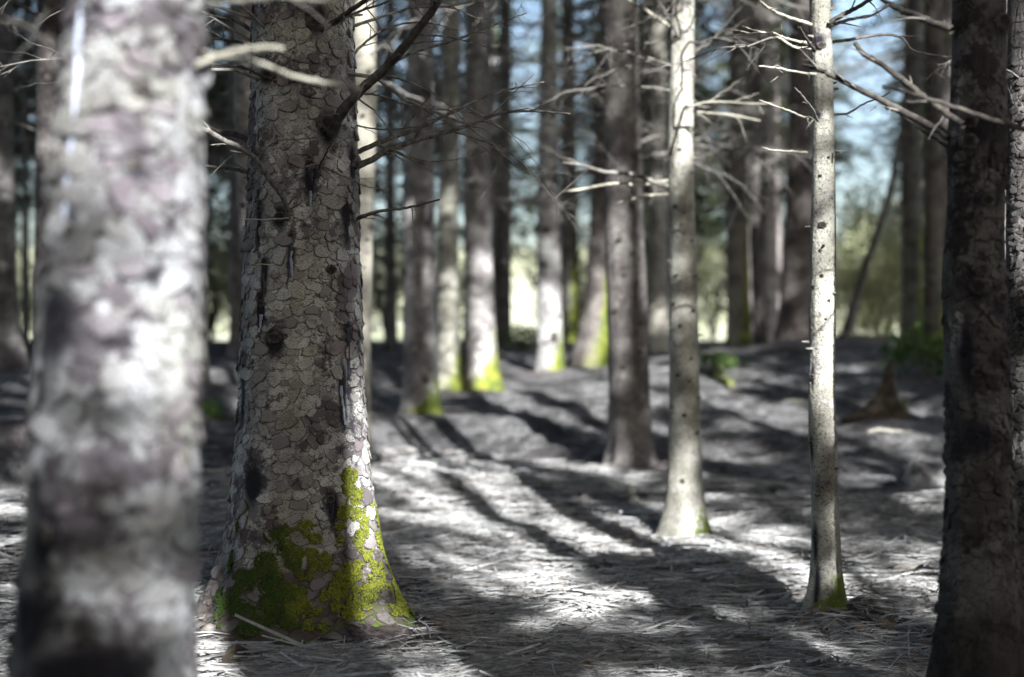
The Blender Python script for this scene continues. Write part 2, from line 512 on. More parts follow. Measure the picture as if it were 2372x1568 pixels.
# ------------------------------------------------------------------ trunks
class Trunk:
    """a trunk as stacked rings; profile rows are (py, left px, right px) read at depth d"""
    def __init__(s, d, prof, seed, top=13.0, flare=0.5, flare_h=0.16, lobes=4, lump=0.03, moss=0.6, moss_h=0.35, side=0.6, stains=(), lobe_amp=0.35, lean_y=0.0, foot=None, inner=0):
        s.d, s.seed, s.inner = d, seed, inner
        rows = []
        for py, xl, xr in prof:
            q = P((xl + xr) / 2, py, d)
            rows.append((q[2], q[0], (xr - xl) / 2 / F_PX * d))
        rows.sort()
        z, x, r = (np.array(a) for a in zip(*rows))
        s.bx = x[0]
        s.z0 = gz(x[0], d) if foot is None else foot
        slope = np.clip((x[-1] - x[0]) / max(z[-1] - z[0], 0.3), -0.12, 0.12)
        zt = s.z0 + top
        z = np.concatenate([[min(s.z0 - 0.6, z[0] - 0.3)], z, [z[-1] + 3, zt]])
        x = np.concatenate([[x[0]], x, [x[-1] + slope * 2, x[-1] + slope * 3]])
        r = np.concatenate([[r[0]], r, [r[-1] * 0.8, 0.012]])
        zz = np.linspace(z[0], zt, 700)
        kern = np.ones(9) / 9
        sm = lambda a: np.convolve(np.pad(np.interp(zz, z, a), 4, 'edge'), kern, 'valid')
        s.zz, s.xx, s.rr = zz, sm(x), sm(r)
        s.top, s.flare, s.flare_h, s.lobes, s.lump = top, flare, flare_h, lobes, lump
        s.moss, s.moss_h, s.side, s.stains, s.lobe_amp, s.lean_y = moss, moss_h, side, stains, lobe_amp, lean_y
        s.ph = random.Random(seed).random() * 6
        s.base = np.array([s.bx, d, s.z0])

    def surf(s, th, h):
        """points at angle th, height h over the base, in the tree's own frame"""
        th, h = np.asarray(th, float), np.asarray(h, float)
        z = h + s.z0
        r = np.interp(z, s.zz, s.rr)
        x = np.interp(z, s.zz, s.xx) - s.bx
        lob = np.cos(s.lobes * th + s.ph) * 0.6 + np.cos((s.lobes + 3) * th + 2 * s.ph) * 0.4
        e = np.exp(-np.maximum(h, -0.15) / s.flare_h)
        k = 1 + s.flare * e * (1 + s.lobe_amp * lob) + 0.03 * lob * np.exp(-np.maximum(h, 0) / 0.8)
        q = np.stack([np.cos(th) * 2.2 + s.seed, np.sin(th) * 2.2, h * 2.6], -1).reshape(-1, 3)
        n = (fbm(q, s.seed, 4) - 0.5).reshape(th.shape)
        n2 = (fbm(q * np.array([4.0, 4.0, 5.0]), s.seed + 5, 3) - 0.5).reshape(th.shape)
        r = r * (k + 2.2 * s.lump * n) + 0.012 * n2 * np.clip(r / 0.1, 0.3, 1.4)
        return np.stack([x + np.cos(th) * r, np.sin(th) * r + s.lean_y * h, h], -1)

    def stain_at(s, t, hh, wob=0.0):
        stain = np.zeros_like(hh)
        for th0, h0, w, up, down in s.stains:       # a dark resin or rot mark: angle, height, half width in metres, reach up and down
            r = np.interp(hh + s.z0, s.zz, s.rr)
            dx = (np.angle(np.exp(1j * (t - th0)))) * r + 0.008 * wob
            dh = hh - h0
            g = np.exp(-(dx / w) ** 2) * np.where(dh > 0, np.exp(-(dh / up) ** 2), np.exp(-(dh / down) ** 2))
            stain = np.maximum(stain, np.clip(g * 1.5 + wob * 0.5 * (g > 0.1), 0, 1))
        return stain

    def frame(s, th, h):
        """surface point, outward normal, up tangent"""
        e = 0.01
        p = s.surf(np.array([th, th + 0.05, th]), np.array([h, h, h + e * 3]))
        a = p[1] - p[0]
        b = p[2] - p[0]
        n = np.cross(a, b)
        n /= np.linalg.norm(n) + 1e-9
        b /= np.linalg.norm(b) + 1e-9
        return p[0], n, b

    def mesh(s, mat, nseg=28, dz=0.06, vis=None):
        vis = vis or (EYE + s.d * 0.245 - s.z0 + 0.5)
        lo = max(-0.25, s.zz[0] - s.z0)
        if s.d < 4.5:
            lo = max(lo, -0.2)
        h = np.concatenate([np.arange(lo, min(vis, s.top), dz), np.linspace(min(vis, s.top - 0.2), s.top, 16)])
        th = np.arange(nseg) / nseg * 2 * PI
        H, T = np.meshgrid(h, th, indexing='ij')
        V = s.surf(T, H).reshape(-1, 3)
        i = np.arange(len(h) - 1)[:, None] * nseg
        j = np.arange(nseg)[None]
        k = (j + 1) % nseg
        F = np.stack([i + j, i + k, i + nseg + k, i + nseg + j], -1).reshape(-1, 4)
        t, hh = T.ravel(), H.ravel()
        wob = fbm(V * 5 + s.seed, 21, 3) - 0.5
        right = 0.5 + 0.5 * np.cos(t + 0.35)
        moss = s.moss * (np.exp(-np.maximum(hh, 0) / s.moss_h) * (0.35 + 0.85 * right) + s.side * np.clip(right - 0.72, 0, 1) * 2.2 * np.exp(-np.maximum(hh, 0) / (s.moss_h * 6))) + 0.5 * wob * s.moss
        stain = s.stain_at(t, hh, wob)
        return mesh_np('trunk', V, np.zeros((0, 3), np.int64), F, mat, True, {'moss': np.clip(moss, 0, 1), 'stain': stain, 'inner': np.clip((s.inner - hh) / 0.5 + wob * 1.2, 0, 1) if s.inner else np.zeros_like(hh)})


def basis(p, x, y, z):
    m = Matrix.Identity(4)
    for i in range(3):
        m[i][0], m[i][1], m[i][2], m[i][3] = x[i], y[i], z[i], p[i]
    return m


# ------------------------------------------------------------------ piece prototypes
def scale_arrays(rng, n=9, h=0.22):
    """one bark scale: an irregular rounded plate, thicker and lifted at its lower edge"""
    a = np.arange(n) / n * 2 * PI + rng.uniform(-0.18, 0.18, n)
    r = rng.uniform(0.86, 1.10, n) * (1 + 0.16 * np.cos(2 * a + rng.uniform(0, 6)) + 0.10 * np.cos(3 * a + rng.uniform(0, 6)))
    sx = rng.uniform(0.9, 1.35)
    x, y = np.cos(a) * r * sx, np.sin(a) * r
    sn = np.sin(a)
    lift = h * (0.42 - 0.62 * sn) * rng.uniform(0.8, 1.2, n)
    out = np.clip(0.4 - sn, 0, 1)
    ring0 = np.stack([x * (1 + 0.10 * out), y * (1 + 0.10 * out), np.full(n, -0.12)], 1)
    ring1 = np.stack([x, y, lift], 1)
    ring2 = np.stack([x * 0.88, y * 0.88, lift * 0.95 + 0.03], 1)
    V = np.vstack([ring0, ring1, ring2, [[0, 0, h * 0.5 + 0.05]]])
    i = np.arange(n)
    k = (i + 1) % n
    F3 = np.concatenate([np.stack([i, k, n + k], 1), np.stack([i, n + k, n + i], 1), np.stack([n + i, n + k, 2 * n + k], 1),
                         np.stack([n + i, 2 * n + k, 2 * n + i], 1), np.stack([2 * n + i, 2 * n + k, np.full(n, 3 * n)], 1)])
    return V, F3


RIM = np.concatenate([np.ones(9), np.full(9, 0.35), np.zeros(10)])
_r = np.random.default_rng(5)
SCALES = [scale_arrays(_r) for _ in range(14)]
SCALE_MESHES = []
for V, F in SCALES:
    SCALE_MESHES.append(mesh_np('bark_scale', V, F, np.zeros((0, 4), np.int64), SCALE_MAT, False, {'rim': RIM}))


def knot_mesh(seed):
    r = np.random.default_rng(seed)
    n = 12
    V = []
    for rad, z in ((1.15, -0.25), (1.0, 0.18), (0.72, 0.42), (0.45, 0.30), (0.18, 0.34)):
        a = np.arange(n) / n * 2 * PI
        q = rad * (1 + r.uniform(-0.14, 0.14, n))
        V.append(np.stack([np.cos(a) * q, np.sin(a) * q * 0.8, z + r.uniform(-0.07, 0.07, n)], 1))
    V = np.vstack(V + [[[0, 0, 0.36]]])
    i = np.arange(n)
    k = (i + 1) % n
    F = np.concatenate([np.stack([j * n + i, j * n + k, j * n + n + k, j * n + n + i], 1) for j in range(4)])
    F3 = np.stack([4 * n + i, 4 * n + k, np.full(n, 5 * n)], 1)
    return mesh_np('knot', V, F3, F, KNOT_MAT, True, {'rim': np.concatenate([np.full(n, 0.9), np.full(n, 0.8), np.full(n, 0.45), np.zeros(2 * n + 1)])})


KNOTS = [knot_mesh(i) for i in range(4)]


def add_knot(tree, T, th, h, size, me=None):
    p, n, b = T.frame(th, h)
    a = np.cross(b, n)
    return obj('knot', me or rnd.choice(KNOTS), tree, mat4=basis(p, a * size, b * size, n * size))


def twig_line(rng, p, d, L, r, n=5, droop=0.25, wob=0.12):
    d = d / np.linalg.norm(d)
    t = np.linspace(0, 1, n)[:, None]
    side = np.cross(d, [0, 0, 1.0])
    pts = p + d * L * t + np.array([0, 0, -1.0]) * L * droop * t ** 2 + side * (rng.normal() * wob * L) * t ** 2
    pts[1:] += rng.normal(0, 0.012 * L, (n - 1, 3))
    return pts, r * (1 - 0.72 * t[:, 0])


def grow_twigs(mb, rng, pts, rad, n, L, lo=0.18, sub=2, sides=4, flat=0.55):
    """twigs off a branch line; each with finer side twigs"""
    seg = np.linalg.norm(np.diff(pts, axis=0), axis=1)
    cum = np.concatenate([[0], np.cumsum(seg)]) / seg.sum()
    for i in range(n):
        t = lo + (1 - lo) * (i + rng.random()) / n
        p = np.array([np.interp(t, cum, pts[:, k]) for k in range(3)])
        d = np.array([np.interp(min(t + 0.05, 1), cum, pts[:, k]) - np.interp(max(t - 0.05, 0), cum, pts[:, k]) for k in range(3)])
        d /= np.linalg.norm(d)
        r = np.interp(t, cum, rad)
        sd = np.cross(d, [0, 0, 1.0]) * (1 if rng.random() < 0.5 else -1)
        a = rng.uniform(0.5, 1.15)
        v = d * math.cos(a) + sd * math.sin(a) + np.array([0, 0, rng.normal(0, flat)])
        ln = L * rng.uniform(0.35, 1.0) * (1.15 - 0.6 * t)
        tp, tr = twig_line(rng, p, v, ln, max(min(r * 0.55, 0.004), 0.0013), 6, rng.uniform(-0.1, 0.45))
        mb.add(*tube(tp, tr, sides))
        for _ in range(rng.integers(0, sub + 1)):
            u = rng.uniform(0.25, 0.85)
            k = int(u * 5)
            v2 = tp[min(k + 1, 5)] - tp[k]
            v2 = v2 / (np.linalg.norm(v2) + 1e-9) + rng.normal(0, 0.65, 3)
            sp, sr = twig_line(rng, tp[k], v2, ln * rng.uniform(0.2, 0.5), 0.0013, 4, 0.2)
            mb.add(*tube(sp, sr, 3))


def dead_branch_arrays(seed, L=1.0, r0=0.009, twigs=12, sub=2):
    rng = np.random.default_rng(seed)
    mb = MB()
    t = np.linspace(0, 1, 9)
    up, droop = rng.uniform(-0.05, 0.35), rng.uniform(0.1, 0.45)
    pts = np.stack([L * t, 0.12 * L * rng.normal() * t ** 2, L * (up * t - droop * t ** 2)], 1)
    pts[1:] += rng.normal(0, 0.012, (8, 3))
    rad = r0 * (1 - 0.8 * t)
    mb.add(*tube(pts, rad, 5))
    grow_twigs(mb, rng, pts, rad, twigs, 0.42 * L, 0.2, sub)
    return mb


BR = [dead_branch_arrays(100 + i, 1.0, 0.0075, 12 + i % 5) for i in range(9)]
BR_MESH = [m.mesh('branch', TWIG_MAT) for m in BR]


def branch_cloud(seed, n, z0, z1, lmin, lmax, fat=1.0):
    """the dead lower branches of one far tree, joined"""
    rng = np.random.default_rng(seed)
    mb = MB()
    for i in range(n):
        V, f3, f4 = BR[rng.integers(len(BR))].arrays()
        s = rng.uniform(lmin, lmax)
        a = rng.uniform(0, 2 * PI)
        z = rng.uniform(z0, z1)
        ca, sa = math.cos(a), math.sin(a)
        W = V * s
        W[:, :] = np.stack([W[:, 0] * ca - W[:, 1] * sa, W[:, 0] * sa + W[:, 1] * ca, W[:, 2] + z], 1)
        mb.add(W, f4)
    return mb.mesh('dead_branches', TWIG_MAT)


CLOUDS = [branch_cloud(50 + i, 70, 2.0, 9.0, 0.7, 1.7) for i in range(5)]
CLOUDS_LOW = [branch_cloud(70 + i, 16, 1.0, 3.2, 0.4, 1.0) for i in range(3)]


def crown_mesh(seed, H=6.5, R=1.5, limbs=60, sprays=60):
    """limbs carrying many small needle sprays through the crown's whole volume"""
    rng = np.random.default_rng(seed)
    mb = MB()
    for i in range(limbs):
        z = H * (rng.random() ** 1.25)
        L = (R * (1 - z / H) ** 0.8 + 0.25) * rng.uniform(0.55, 1.15)
        a = rng.uniform(0, 2 * PI)
        t = np.linspace(0, 1, 6)
        up, dr = rng.uniform(0.0, 0.5), rng.uniform(0.2, 0.6)
        pts = np.stack([np.cos(a) * L * t, np.sin(a) * L * t, z + L * (up * t - dr * t ** 2)], 1)
        mb.add(*tube(pts, 0.018 * (1 - 0.8 * t), 4))
        m = int(sprays * (0.4 + 0.6 * L / R))
        u = rng.uniform(0.15, 1.05, m)
        c = np.stack([np.interp(u, t, pts[:, k]) for k in range(3)], 1)
        sd = np.array([-np.sin(a), np.cos(a), 0])
        dirs = np.stack([np.cos(a), np.sin(a), 0])[None] * rng.uniform(0.1, 0.9, (m, 1)) + sd[None] * rng.normal(0, 0.7, (m, 1)) + np.array([0, 0, 1.0])[None] * rng.uniform(-0.75, 0.15, (m, 1))
        dirs /= np.linalg.norm(dirs, axis=1)[:, None]
        ln = rng.uniform(0.12, 0.34, (m, 1))
        wv = np.cross(dirs, rng.normal(0, 1, (m, 3)))
        wv /= np.linalg.norm(wv, axis=1)[:, None] + 1e-9
        w = rng.uniform(0.014, 0.032, (m, 1))
        V = np.stack([c, c + dirs * ln * 0.45 + wv * w, c + dirs * ln, c + dirs * ln * 0.5 - wv * w], 1).reshape(-1, 3)
        F = np.arange(m * 4).reshape(-1, 4)
        mb.add(V, F)
    me = mb.mesh('crown', NEEDLE_MAT, False)
    return me


DAPPLE = [crown_mesh(240 + i, R=1.5, limbs=22, sprays=42) for i in range(3)]
SPARSE = [crown_mesh(220 + i, R=1.6, limbs=60, sprays=55) for i in range(3)]
CROWNS = [crown_mesh(200 + i, R=1.8, limbs=130, sprays=130) for i in range(4)]


def tree_root(name, T, label, cat='tree', group=None):
    e = bpy.data.objects.new(name, None)
    COL.objects.link(e)
    e.empty_display_size = 0.3
    e.location = T.base
    return tag(e, label, cat, group)


def add_crown(tree, T, z, s=1.0, pool=None):
    x = np.interp(z + T.z0, T.zz, T.xx) - T.bx
    hs = (T.top - z + 0.3) / 6.5
    return obj('crown', rnd.choice(pool or CROWNS), tree, mat4=Matrix.Translation((x, 0, z)) @ Matrix.Rotation(rnd.random() * 6.28, 4, 'Z') @ Matrix.Diagonal((s, s, hs, 1)))


def add_branch(tree, T, th, h, L, me=None, tilt=0.0, mat=None):
    p, n, b = T.frame(th, h)
    x = np.array([math.cos(th), math.sin(th), tilt])
    x /= np.linalg.norm(x)
    y = np.cross([0, 0, 1.0], x)
    y /= np.linalg.norm(y)
    z = np.cross(x, y)
    return obj('branch', me or rnd.choice(BR_MESH), tree, mat4=basis(p - x * 0.01, x * L, y * L, z * L))


def hand_branch(tree, T, ctrl, d0, d1, w0, w1, mat, twigs=6, tl=0.25, seed=0, label=None, sub=2):
    """a branch along picture positions ctrl, running from depth d0 to d1, widths in picture units; its twigs are parts of it"""
    m = len(ctrl)
    pts = np.array([P(x, y, d0 + (d1 - d0) * i / max(m - 1, 1)) for i, (x, y) in enumerate(ctrl)]) - T.base
    pts = curve_pts(pts, 6 * m)
    rng = np.random.default_rng(1000 + seed)
    pts[1:-1] += rng.normal(0, 0.0009, (len(pts) - 2, 3))
    rad = np.linspace(w0, w1, len(pts)) / 2 / F_PX * d0
    rad *= 1 + 0.10 * (rng.random(len(pts)) - 0.5)
    mb = MB()
    mb.add(*tube(pts, rad, 8))
    o = obj('branch', mb.mesh('branch', mat), tree)
    if label:
        o['label'] = label
    for i in range(twigs):
        tb = MB()
        lo = 0.12 + 0.84 * i / max(twigs, 1)
        k = min(int(lo * len(pts)), len(pts) - 3)
        grow_twigs(tb, rng, pts[k:k + 3], rad[k:k + 3], 1, tl, 0.0, sub, 4, 0.5)
        obj('twig', tb.mesh('twig', mat if mat not in (BRANCH_DARK, GREY_BRANCH) else TWIG_MAT), o)
    return o


# ------------------------------------------------------------------ terrain mounds at the tree feet, then the ground itself
_w = P(1915, 1440, 5.35)
_mounds += [(_w[0] + 0.05, _w[1] - 0.10, 0.12, 0.36), (-0.71, 4.85, 0.07, 0.46), (-0.38, 4.72, 0.07, 0.24), (-1.0, 4.7, 0.05, 0.2)]
_p6 = P(1450, 1128, 10.0)
_mounds += [(_p6[0] + 0.05, _p6[1] - 0.15, 0.10, 0.45)]


for _a in ((1590, 1250, 7.4), (970, 962, 13.0), (1060, 944, 15.8), (1125, 912, 16.0), (1270, 885, 18.0), (1370, 838, 18.5), (1845, 790, 16.0), (1710, 812, 17.5), (2115, 815, 17.0), (2162, 805, 16.6), (2045, 960, 11.0), (540, 832, 19.0), (455, 905, 14.0), (115, 965, 9.2), (5, 868, 12.5), (600, 1090, 8.0), (828, 1010, 9.0)):
    _q = P(*_a)
    _mounds.append((_q[0], _q[1] - 0.05, 0.015 + 0.0025 * _q[1], 0.26 + 0.012 * _q[1]))


def axis(fine_lo, fine_hi, step, lo, hi, grow):
    a = list(np.arange(fine_lo, fine_hi, step))
    s, v = step, a[-1]
    while v < hi:
        s *= grow
        v += s
        a.append(v)
    s, v = step, fine_lo
    while v > lo:
        s *= grow
        v -= s
        a.insert(0, v)
    return np.array(a)


def build_ground():
    xs = axis(-2.6, 3.8, 0.036, -160, 160, 1.085)
    ys = axis(3.4, 11.0, 0.036, -45, 330, 1.03)
    j = int(np.searchsorted(ys, 38))
    for nm, yy, mat in (('ground', ys[:j + 1], ground_material()), ('field', ys[j:], field_material())):
        X, Y = np.meshgrid(xs, yy, indexing='ij')
        x, y = X.ravel(), Y.ravel()
        z = ground_z(x, y)
        nx, ny = X.shape
        i = np.arange(nx - 1)[:, None] * ny
        k = np.arange(ny - 1)[None]
        F = np.stack([i + k, i + ny + k, i + ny + k + 1, i + k + 1], -1).reshape(-1, 4)
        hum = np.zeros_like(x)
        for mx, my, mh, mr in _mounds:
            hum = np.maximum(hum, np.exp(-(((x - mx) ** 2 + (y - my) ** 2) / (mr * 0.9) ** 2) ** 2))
        me = mesh_np(nm, np.stack([x, y, z], 1), np.zeros((0, 3), np.int64), F, mat, True, {'humus': hum})
        tag(obj(nm, me), kind='structure', label='needle covered forest floor' if nm == 'ground' else 'pale sunlit grass slope beyond the wood')


build_ground()

FRONT = -PI / 2


def ang(T, px, h):
    """the angle on trunk T at which its front shows at picture position px"""
    z = h + T.z0
    c, r = np.interp(z, T.zz, T.xx), np.interp(z, T.zz, T.rr)
    k = T.flare * math.exp(-max(h, 0) / T.flare_h) + 1
    v = ((px - CX) / F_PX * T.d - c) / (r * k)
    return -math.acos(max(-0.98, min(0.98, v)))


def hh(T, py):
    return EYE - (py - CY) / F_PX * T.d - T.z0


# ------------------------------------------------------------------ the scaly spruce in focus
def build_scales(tree, T, count, h0, h1, rmin, rmax, seed, density, th_lo=-PI - 0.15, th_hi=0.15, keep=300, thick=1.0, tone=(1, 1, 1), pw=2.3):
    """bark scales packed over the seen side of a trunk: the largest as parts, the rest as one part"""
    rng = np.random.default_rng(seed)
    cell = rmax * 2
    grid = {}
    out = []
    h1 = min(h1, T.top - 1)
    f = np.arange(count) / count
    R_ = rmin + (rmax - rmin) * (1 - f) ** pw * rng.uniform(0.5, 1.0, count)
    TH, HH = rng.uniform(th_lo, th_hi, count), rng.uniform(h0, h1, count)
    good = rng.random(count) < density(TH, HH)
    if T.stains:
        good &= T.stain_at(TH, HH) < rng.uniform(0.15, 0.45, count)
    U = TH * np.interp(HH + T.z0, T.zz, T.rr) * (1 + T.flare * np.exp(-np.maximum(HH, 0) / T.flare_h))
    for u, h, r, th in zip(U[good], HH[good], R_[good], TH[good]):
        k = (int(math.floor(u / cell)), int(math.floor(h / cell)))
        ok = True
        for dx in (-1, 0, 1):
            for dy in (-1, 0, 1):
                for (u2, h2, r2) in grid.get((k[0] + dx, k[1] + dy), ()):
                    if (u - u2) ** 2 + ((h - h2) * 1.15) ** 2 < (0.84 * (r + r2)) ** 2:
                        ok = False
                        break
                if not ok:
                    break
            if not ok:
                break
        if ok:
            grid.setdefault(k, []).append((u, h, r))
            out.append((r, th, h))
    out.sort(reverse=True)
    th = np.array([o[1] for o in out])
    h = np.array([o[2] for o in out])
    p = T.surf(th, h)
    pa = T.surf(th + 0.05, h) - T.surf(th - 0.05, h)
    pb = T.surf(th, h + 0.02) - T.surf(th, h - 0.02)
    n = np.cross(pa, pb)
    n /= np.linalg.norm(n, axis=1)[:, None]
    pb /= np.linalg.norm(pb, axis=1)[:, None]
    pa = np.cross(pb, n)
    rest = MB()
    facing = (-n[:, 1] > 0.15)
    made = 0
    for i, (r, t, hgt) in enumerate(out):
        tw = rng.normal(0, 0.35)
        sx = r * rng.uniform(0.95, 1.25)
        sy = r * rng.uniform(0.85, 1.1)
        x = pa[i] * math.cos(tw) + pb[i] * math.sin(tw)
        y = pb[i] * math.cos(tw) - pa[i] * math.sin(tw)
        tz = min(r, 0.016) * rng.uniform(0.8, 2.0) * thick
        q = rng.integers(len(SCALES))
        if made < keep and facing[i]:
            obj('bark_scale', SCALE_MESHES[q], tree, mat4=basis(p[i], x * sx, y * sy, n[i] * tz), color=tone)
            made += 1
        else:
            V, F = SCALES[q]
            rest.add(p[i] + V[:, :1] * x * sx + V[:, 1:2] * y * sy + V[:, 2:] * n[i] * tz, F)
    if rest.n:
        o = obj('small_bark_scales', rest.mesh('small_bark_scales', SCALE_MAT, False, {'rim': np.tile(RIM, rest.n // 28)}), tree, color=tone)
        o['kind'] = 'stuff'
    return out


def build_moss(tree, T, flakes, count, h_max, seed, mask, size=(0.0016, 0.0055)):
    rng = np.random.default_rng(seed)
    fl = np.array([f for f in flakes if f[2] < h_max])
    w = fl[:, 0] ** 2
    k = rng.choice(len(fl), count * 3, p=w / w.sum())
    take = rng.random(len(fl)) < 1.6 * mask(fl[:, 1], fl[:, 2], T)
    k = k[take[k]][:count]
    rad = np.interp(fl[k, 2] + T.z0, T.zz, T.rr) * (1 + T.flare * np.exp(-np.maximum(fl[k, 2], 0) / T.flare_h))
    a, q = rng.uniform(0, 2 * PI, len(k)), rng.random(len(k)) ** 0.7 * 1.1
    th = fl[k, 1] + np.cos(a) * q * fl[k, 0] * 1.15 / rad
    h = fl[k, 2] + np.sin(a) * q * fl[k, 0] * 0.95
    p = T.surf(th, h)
    pa = T.surf(th + 0.05, h) - T.surf(th - 0.05, h)
    pb = T.surf(th, h + 0.02) - T.surf(th, h - 0.02)
    n = np.cross(pa, pb)
    n /= np.linalg.norm(n, axis=1)[:, None]
    s = rng.uniform(size[0], size[1], len(th))[:, None]
    a = np.cross(n, rng.normal(0, 1, n.shape))
    a /= np.linalg.norm(a, axis=1)[:, None]
    b = np.cross(n, a)
    lift = rng.uniform(0.45, 1.0, s.shape)
    base = p + n * 0.006
    V = np.stack([base + a * s, base + b * s * 0.9, base - a * s * 1.1, base - b * s, base + n * s * lift * 1.2 + a * s * 0.2, base - n * s * 0.8], 1)
    V += rng.normal(0, 0.12, V.shape) * s[:, None]
    m = len(th)
    tri = np.array([[0, 1, 4], [1, 2, 4], [2, 3, 4], [3, 0, 4], [1, 0, 5], [2, 1, 5], [3, 2, 5], [0, 3, 5]])
    F = (np.arange(m)[:, None, None] * 6 + tri[None]).reshape(-1, 3)
    sun_tint = np.repeat(np.clip(0.42 + 0.75 * np.cos(th + 0.1), 0, 1), 6)
    me = mesh_np('moss', V.reshape(-1, 3), F, np.zeros((0, 4), np.int64), MOSS_MAT, True, {'sun_tint': sun_tint})
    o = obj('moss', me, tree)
    o['kind'] = 'stuff'
    return o


def resin(tree, T, px, py, w, ln, mat, seed, name='resin_streak'):
    """a run of resin down the bark, a thin lumpy strip"""
    rng = np.random.default_rng(seed)
    h = hh(T, py)
    th = ang(T, px, h)
    n = 14
    hs = h - np.linspace(0, ln, n)
    rad = np.interp(hs + T.z0, T.zz, T.rr)
    wd = w * (1 - np.linspace(0, 0.6, n)) * rng.uniform(0.5, 1.25, n)
    wig = np.cumsum(rng.normal(0, 0.0015, n))
    mb = MB()
    rows = []
    for k in (-1, -0.5, 0, 0.5, 1):
        q = T.surf(th + (wig + wd * k) / rad, hs)
        c = np.stack([np.interp(hs + T.z0, T.zz, T.xx) - T.bx, np.zeros(n), hs], 1)
        nn = q - c
        nn /= np.linalg.norm(nn, axis=1)[:, None]
        rows.append(q + nn * (0.007 * (1 - k * k) * rng.uniform(0.7, 1.3, (n, 1)) + 0.0005))
    V = np.stack(rows, 1).reshape(-1, 3)
    i = np.arange(n - 1)[:, None] * 5
    j = np.arange(4)[None]
    F = np.stack([i + j, i + j + 1, i + 6 + j, i + 5 + j], -1).reshape(-1, 4)
    mb.add(V, F)
    return obj(name, mb.mesh(name, mat), tree)


MAIN_PROF = [(-400, 600, 812), (0, 588, 818), (200, 584, 822), (330, 578, 824), (450, 577, 828), (600, 569, 832), (800, 561, 838), (1000, 556, 845), (1150, 552, 850), (1300, 558, 846), (1480, 562, 842)]
TM = Trunk(4.9, MAIN_PROF, 3, top=20, flare=0.78, flare_h=0.21, lobes=4, lump=0.02, moss=0.45, moss_h=0.16, side=0.0, lobe_amp=0.22, inner=0.45)
h_ = lambda py: hh(TM, py)
TM.stains = [(ang(TM, px, hh(TM, py)), hh(TM, py), w * 1.35, up * 1.3, dn * 1.3) for px, py, w, up, dn in (
    (770, 310, 0.030, 0.05, 0.05), (735, 400, 0.020, 0.03, 0.10), (668, 505, 0.022, 0.02, 0.05), (695, 560, 0.012, 0.03, 0.12), (618, 490, 0.012, 0.03, 0.14), (625, 710, 0.016, 0.04, 0.08),
    (632, 620, 0.014, 0.02, 0.10), (658, 785, 0.030, 0.03, 0.05), (815, 800, 0.012, 0.10, 0.22), (805, 880, 0.014, 0.06, 0.16), (612, 1110, 0.030, 0.06, 0.06), (790, 1150, 0.018, 0.04, 0.06),
    (610, 370, 0.030, 0.02, 0.03), (820, 380, 0.020, 0.05, 0.06), (575, 880, 0.02, 0.08, 0.12), (745, 60, 0.035, 0.04, 0.06), (640, 190, 0.03, 0.01, 0.03), (700, 200, 0.02, 0.015, 0.02), (810, 500, 0.02, 0.04, 0.10))]
main = tree_root('spruce_tree', TM, 'large spruce trunk in sharp focus with flaky bark and moss covered foot')
obj('trunk', TM.mesh(BARK_MAIN, 220, 0.010, 2.7), main)


def main_density(th, h):
    f = np.clip((1.80 - h) / 0.55, 0.0, 1)                # smooth bark higher up
    n = vnoise(np.stack([np.cos(th) * 2.1 + 9, np.sin(th) * 2.1, h * 3.2], 1), 4)
    return (0.12 + 0.88 * f) * np.clip((n - 0.22 + 0.30 * f) * 2.2, 0.03, 1)


MAIN_FLAKES = build_scales(main, TM, 32000, 0.02, 2.35, 0.0035, 0.034, 8, main_density)


def main_moss(th, h, T):
    q = np.stack([np.cos(th) * 2.5, np.sin(th) * 2.5, h * 7], 1)
    n = fbm(q, 31, 3)
    n2 = fbm(q * np.array([7.0, 7.0, 3.0]), 33, 2)
    top = 0.33 + 0.17 * np.clip(0.5 + 0.6 * np.cos(th + 0.45), 0, 1) ** 1.6
    f = np.clip((top - h) / 0.22, 0, 1)
    low = np.clip((h + 0.03) / 0.08, 0.15, 1)
    dark_gap = np.clip((np.cos(th + PI) - 0.55) * 3, 0, 1)
    return np.clip((n - 0.60 + 0.46 * f) * 4, 0, 1) * np.clip((n2 - 0.40) * 9, 0.0, 1) * (f > 0) * low * (1 - dark_gap)


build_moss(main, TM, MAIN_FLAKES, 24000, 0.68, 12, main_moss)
for i, (px, py, s) in enumerate(((745, 75, .030), (640, 190, .022), (703, 203, .020), (768, 300, .034), (612, 372, .024), (735, 395, .020), (668, 512, .020), (695, 555, .014), (620, 492, .014), (632, 612, .017),
                                 (780, 630, .020), (658, 782, .024), (625, 705, .016), (826, 508, .016), (832, 385, .022), (580, 330, .018), (800, 870, .012), (785, 1140, .016))):
    h = hh(TM, py)
    add_knot(main, TM, ang(TM, px, h), h, s)
for i, (px, py, w, ln, m) in enumerate(((697, 590, .007, .10, RESIN_PALE), (626, 730, .007, .06, RESIN_PALE), (736, 455, .005, .09, RESIN_PALE), (804, 890, .006, .13, RESIN_PALE), (813, 760, .006, .24, RESIN_DARK),
                                        (618, 520, .004, .10, RESIN_DARK), (632, 635, .0045, .10, RESIN_DARK), (697, 560, .008, .16, RESIN_DARK), (788, 1150, .006, .06, RESIN_DARK), (735, 400, .008, .06, RESIN_DARK))):
    resin(main, TM, px, py, w, ln, m, i)
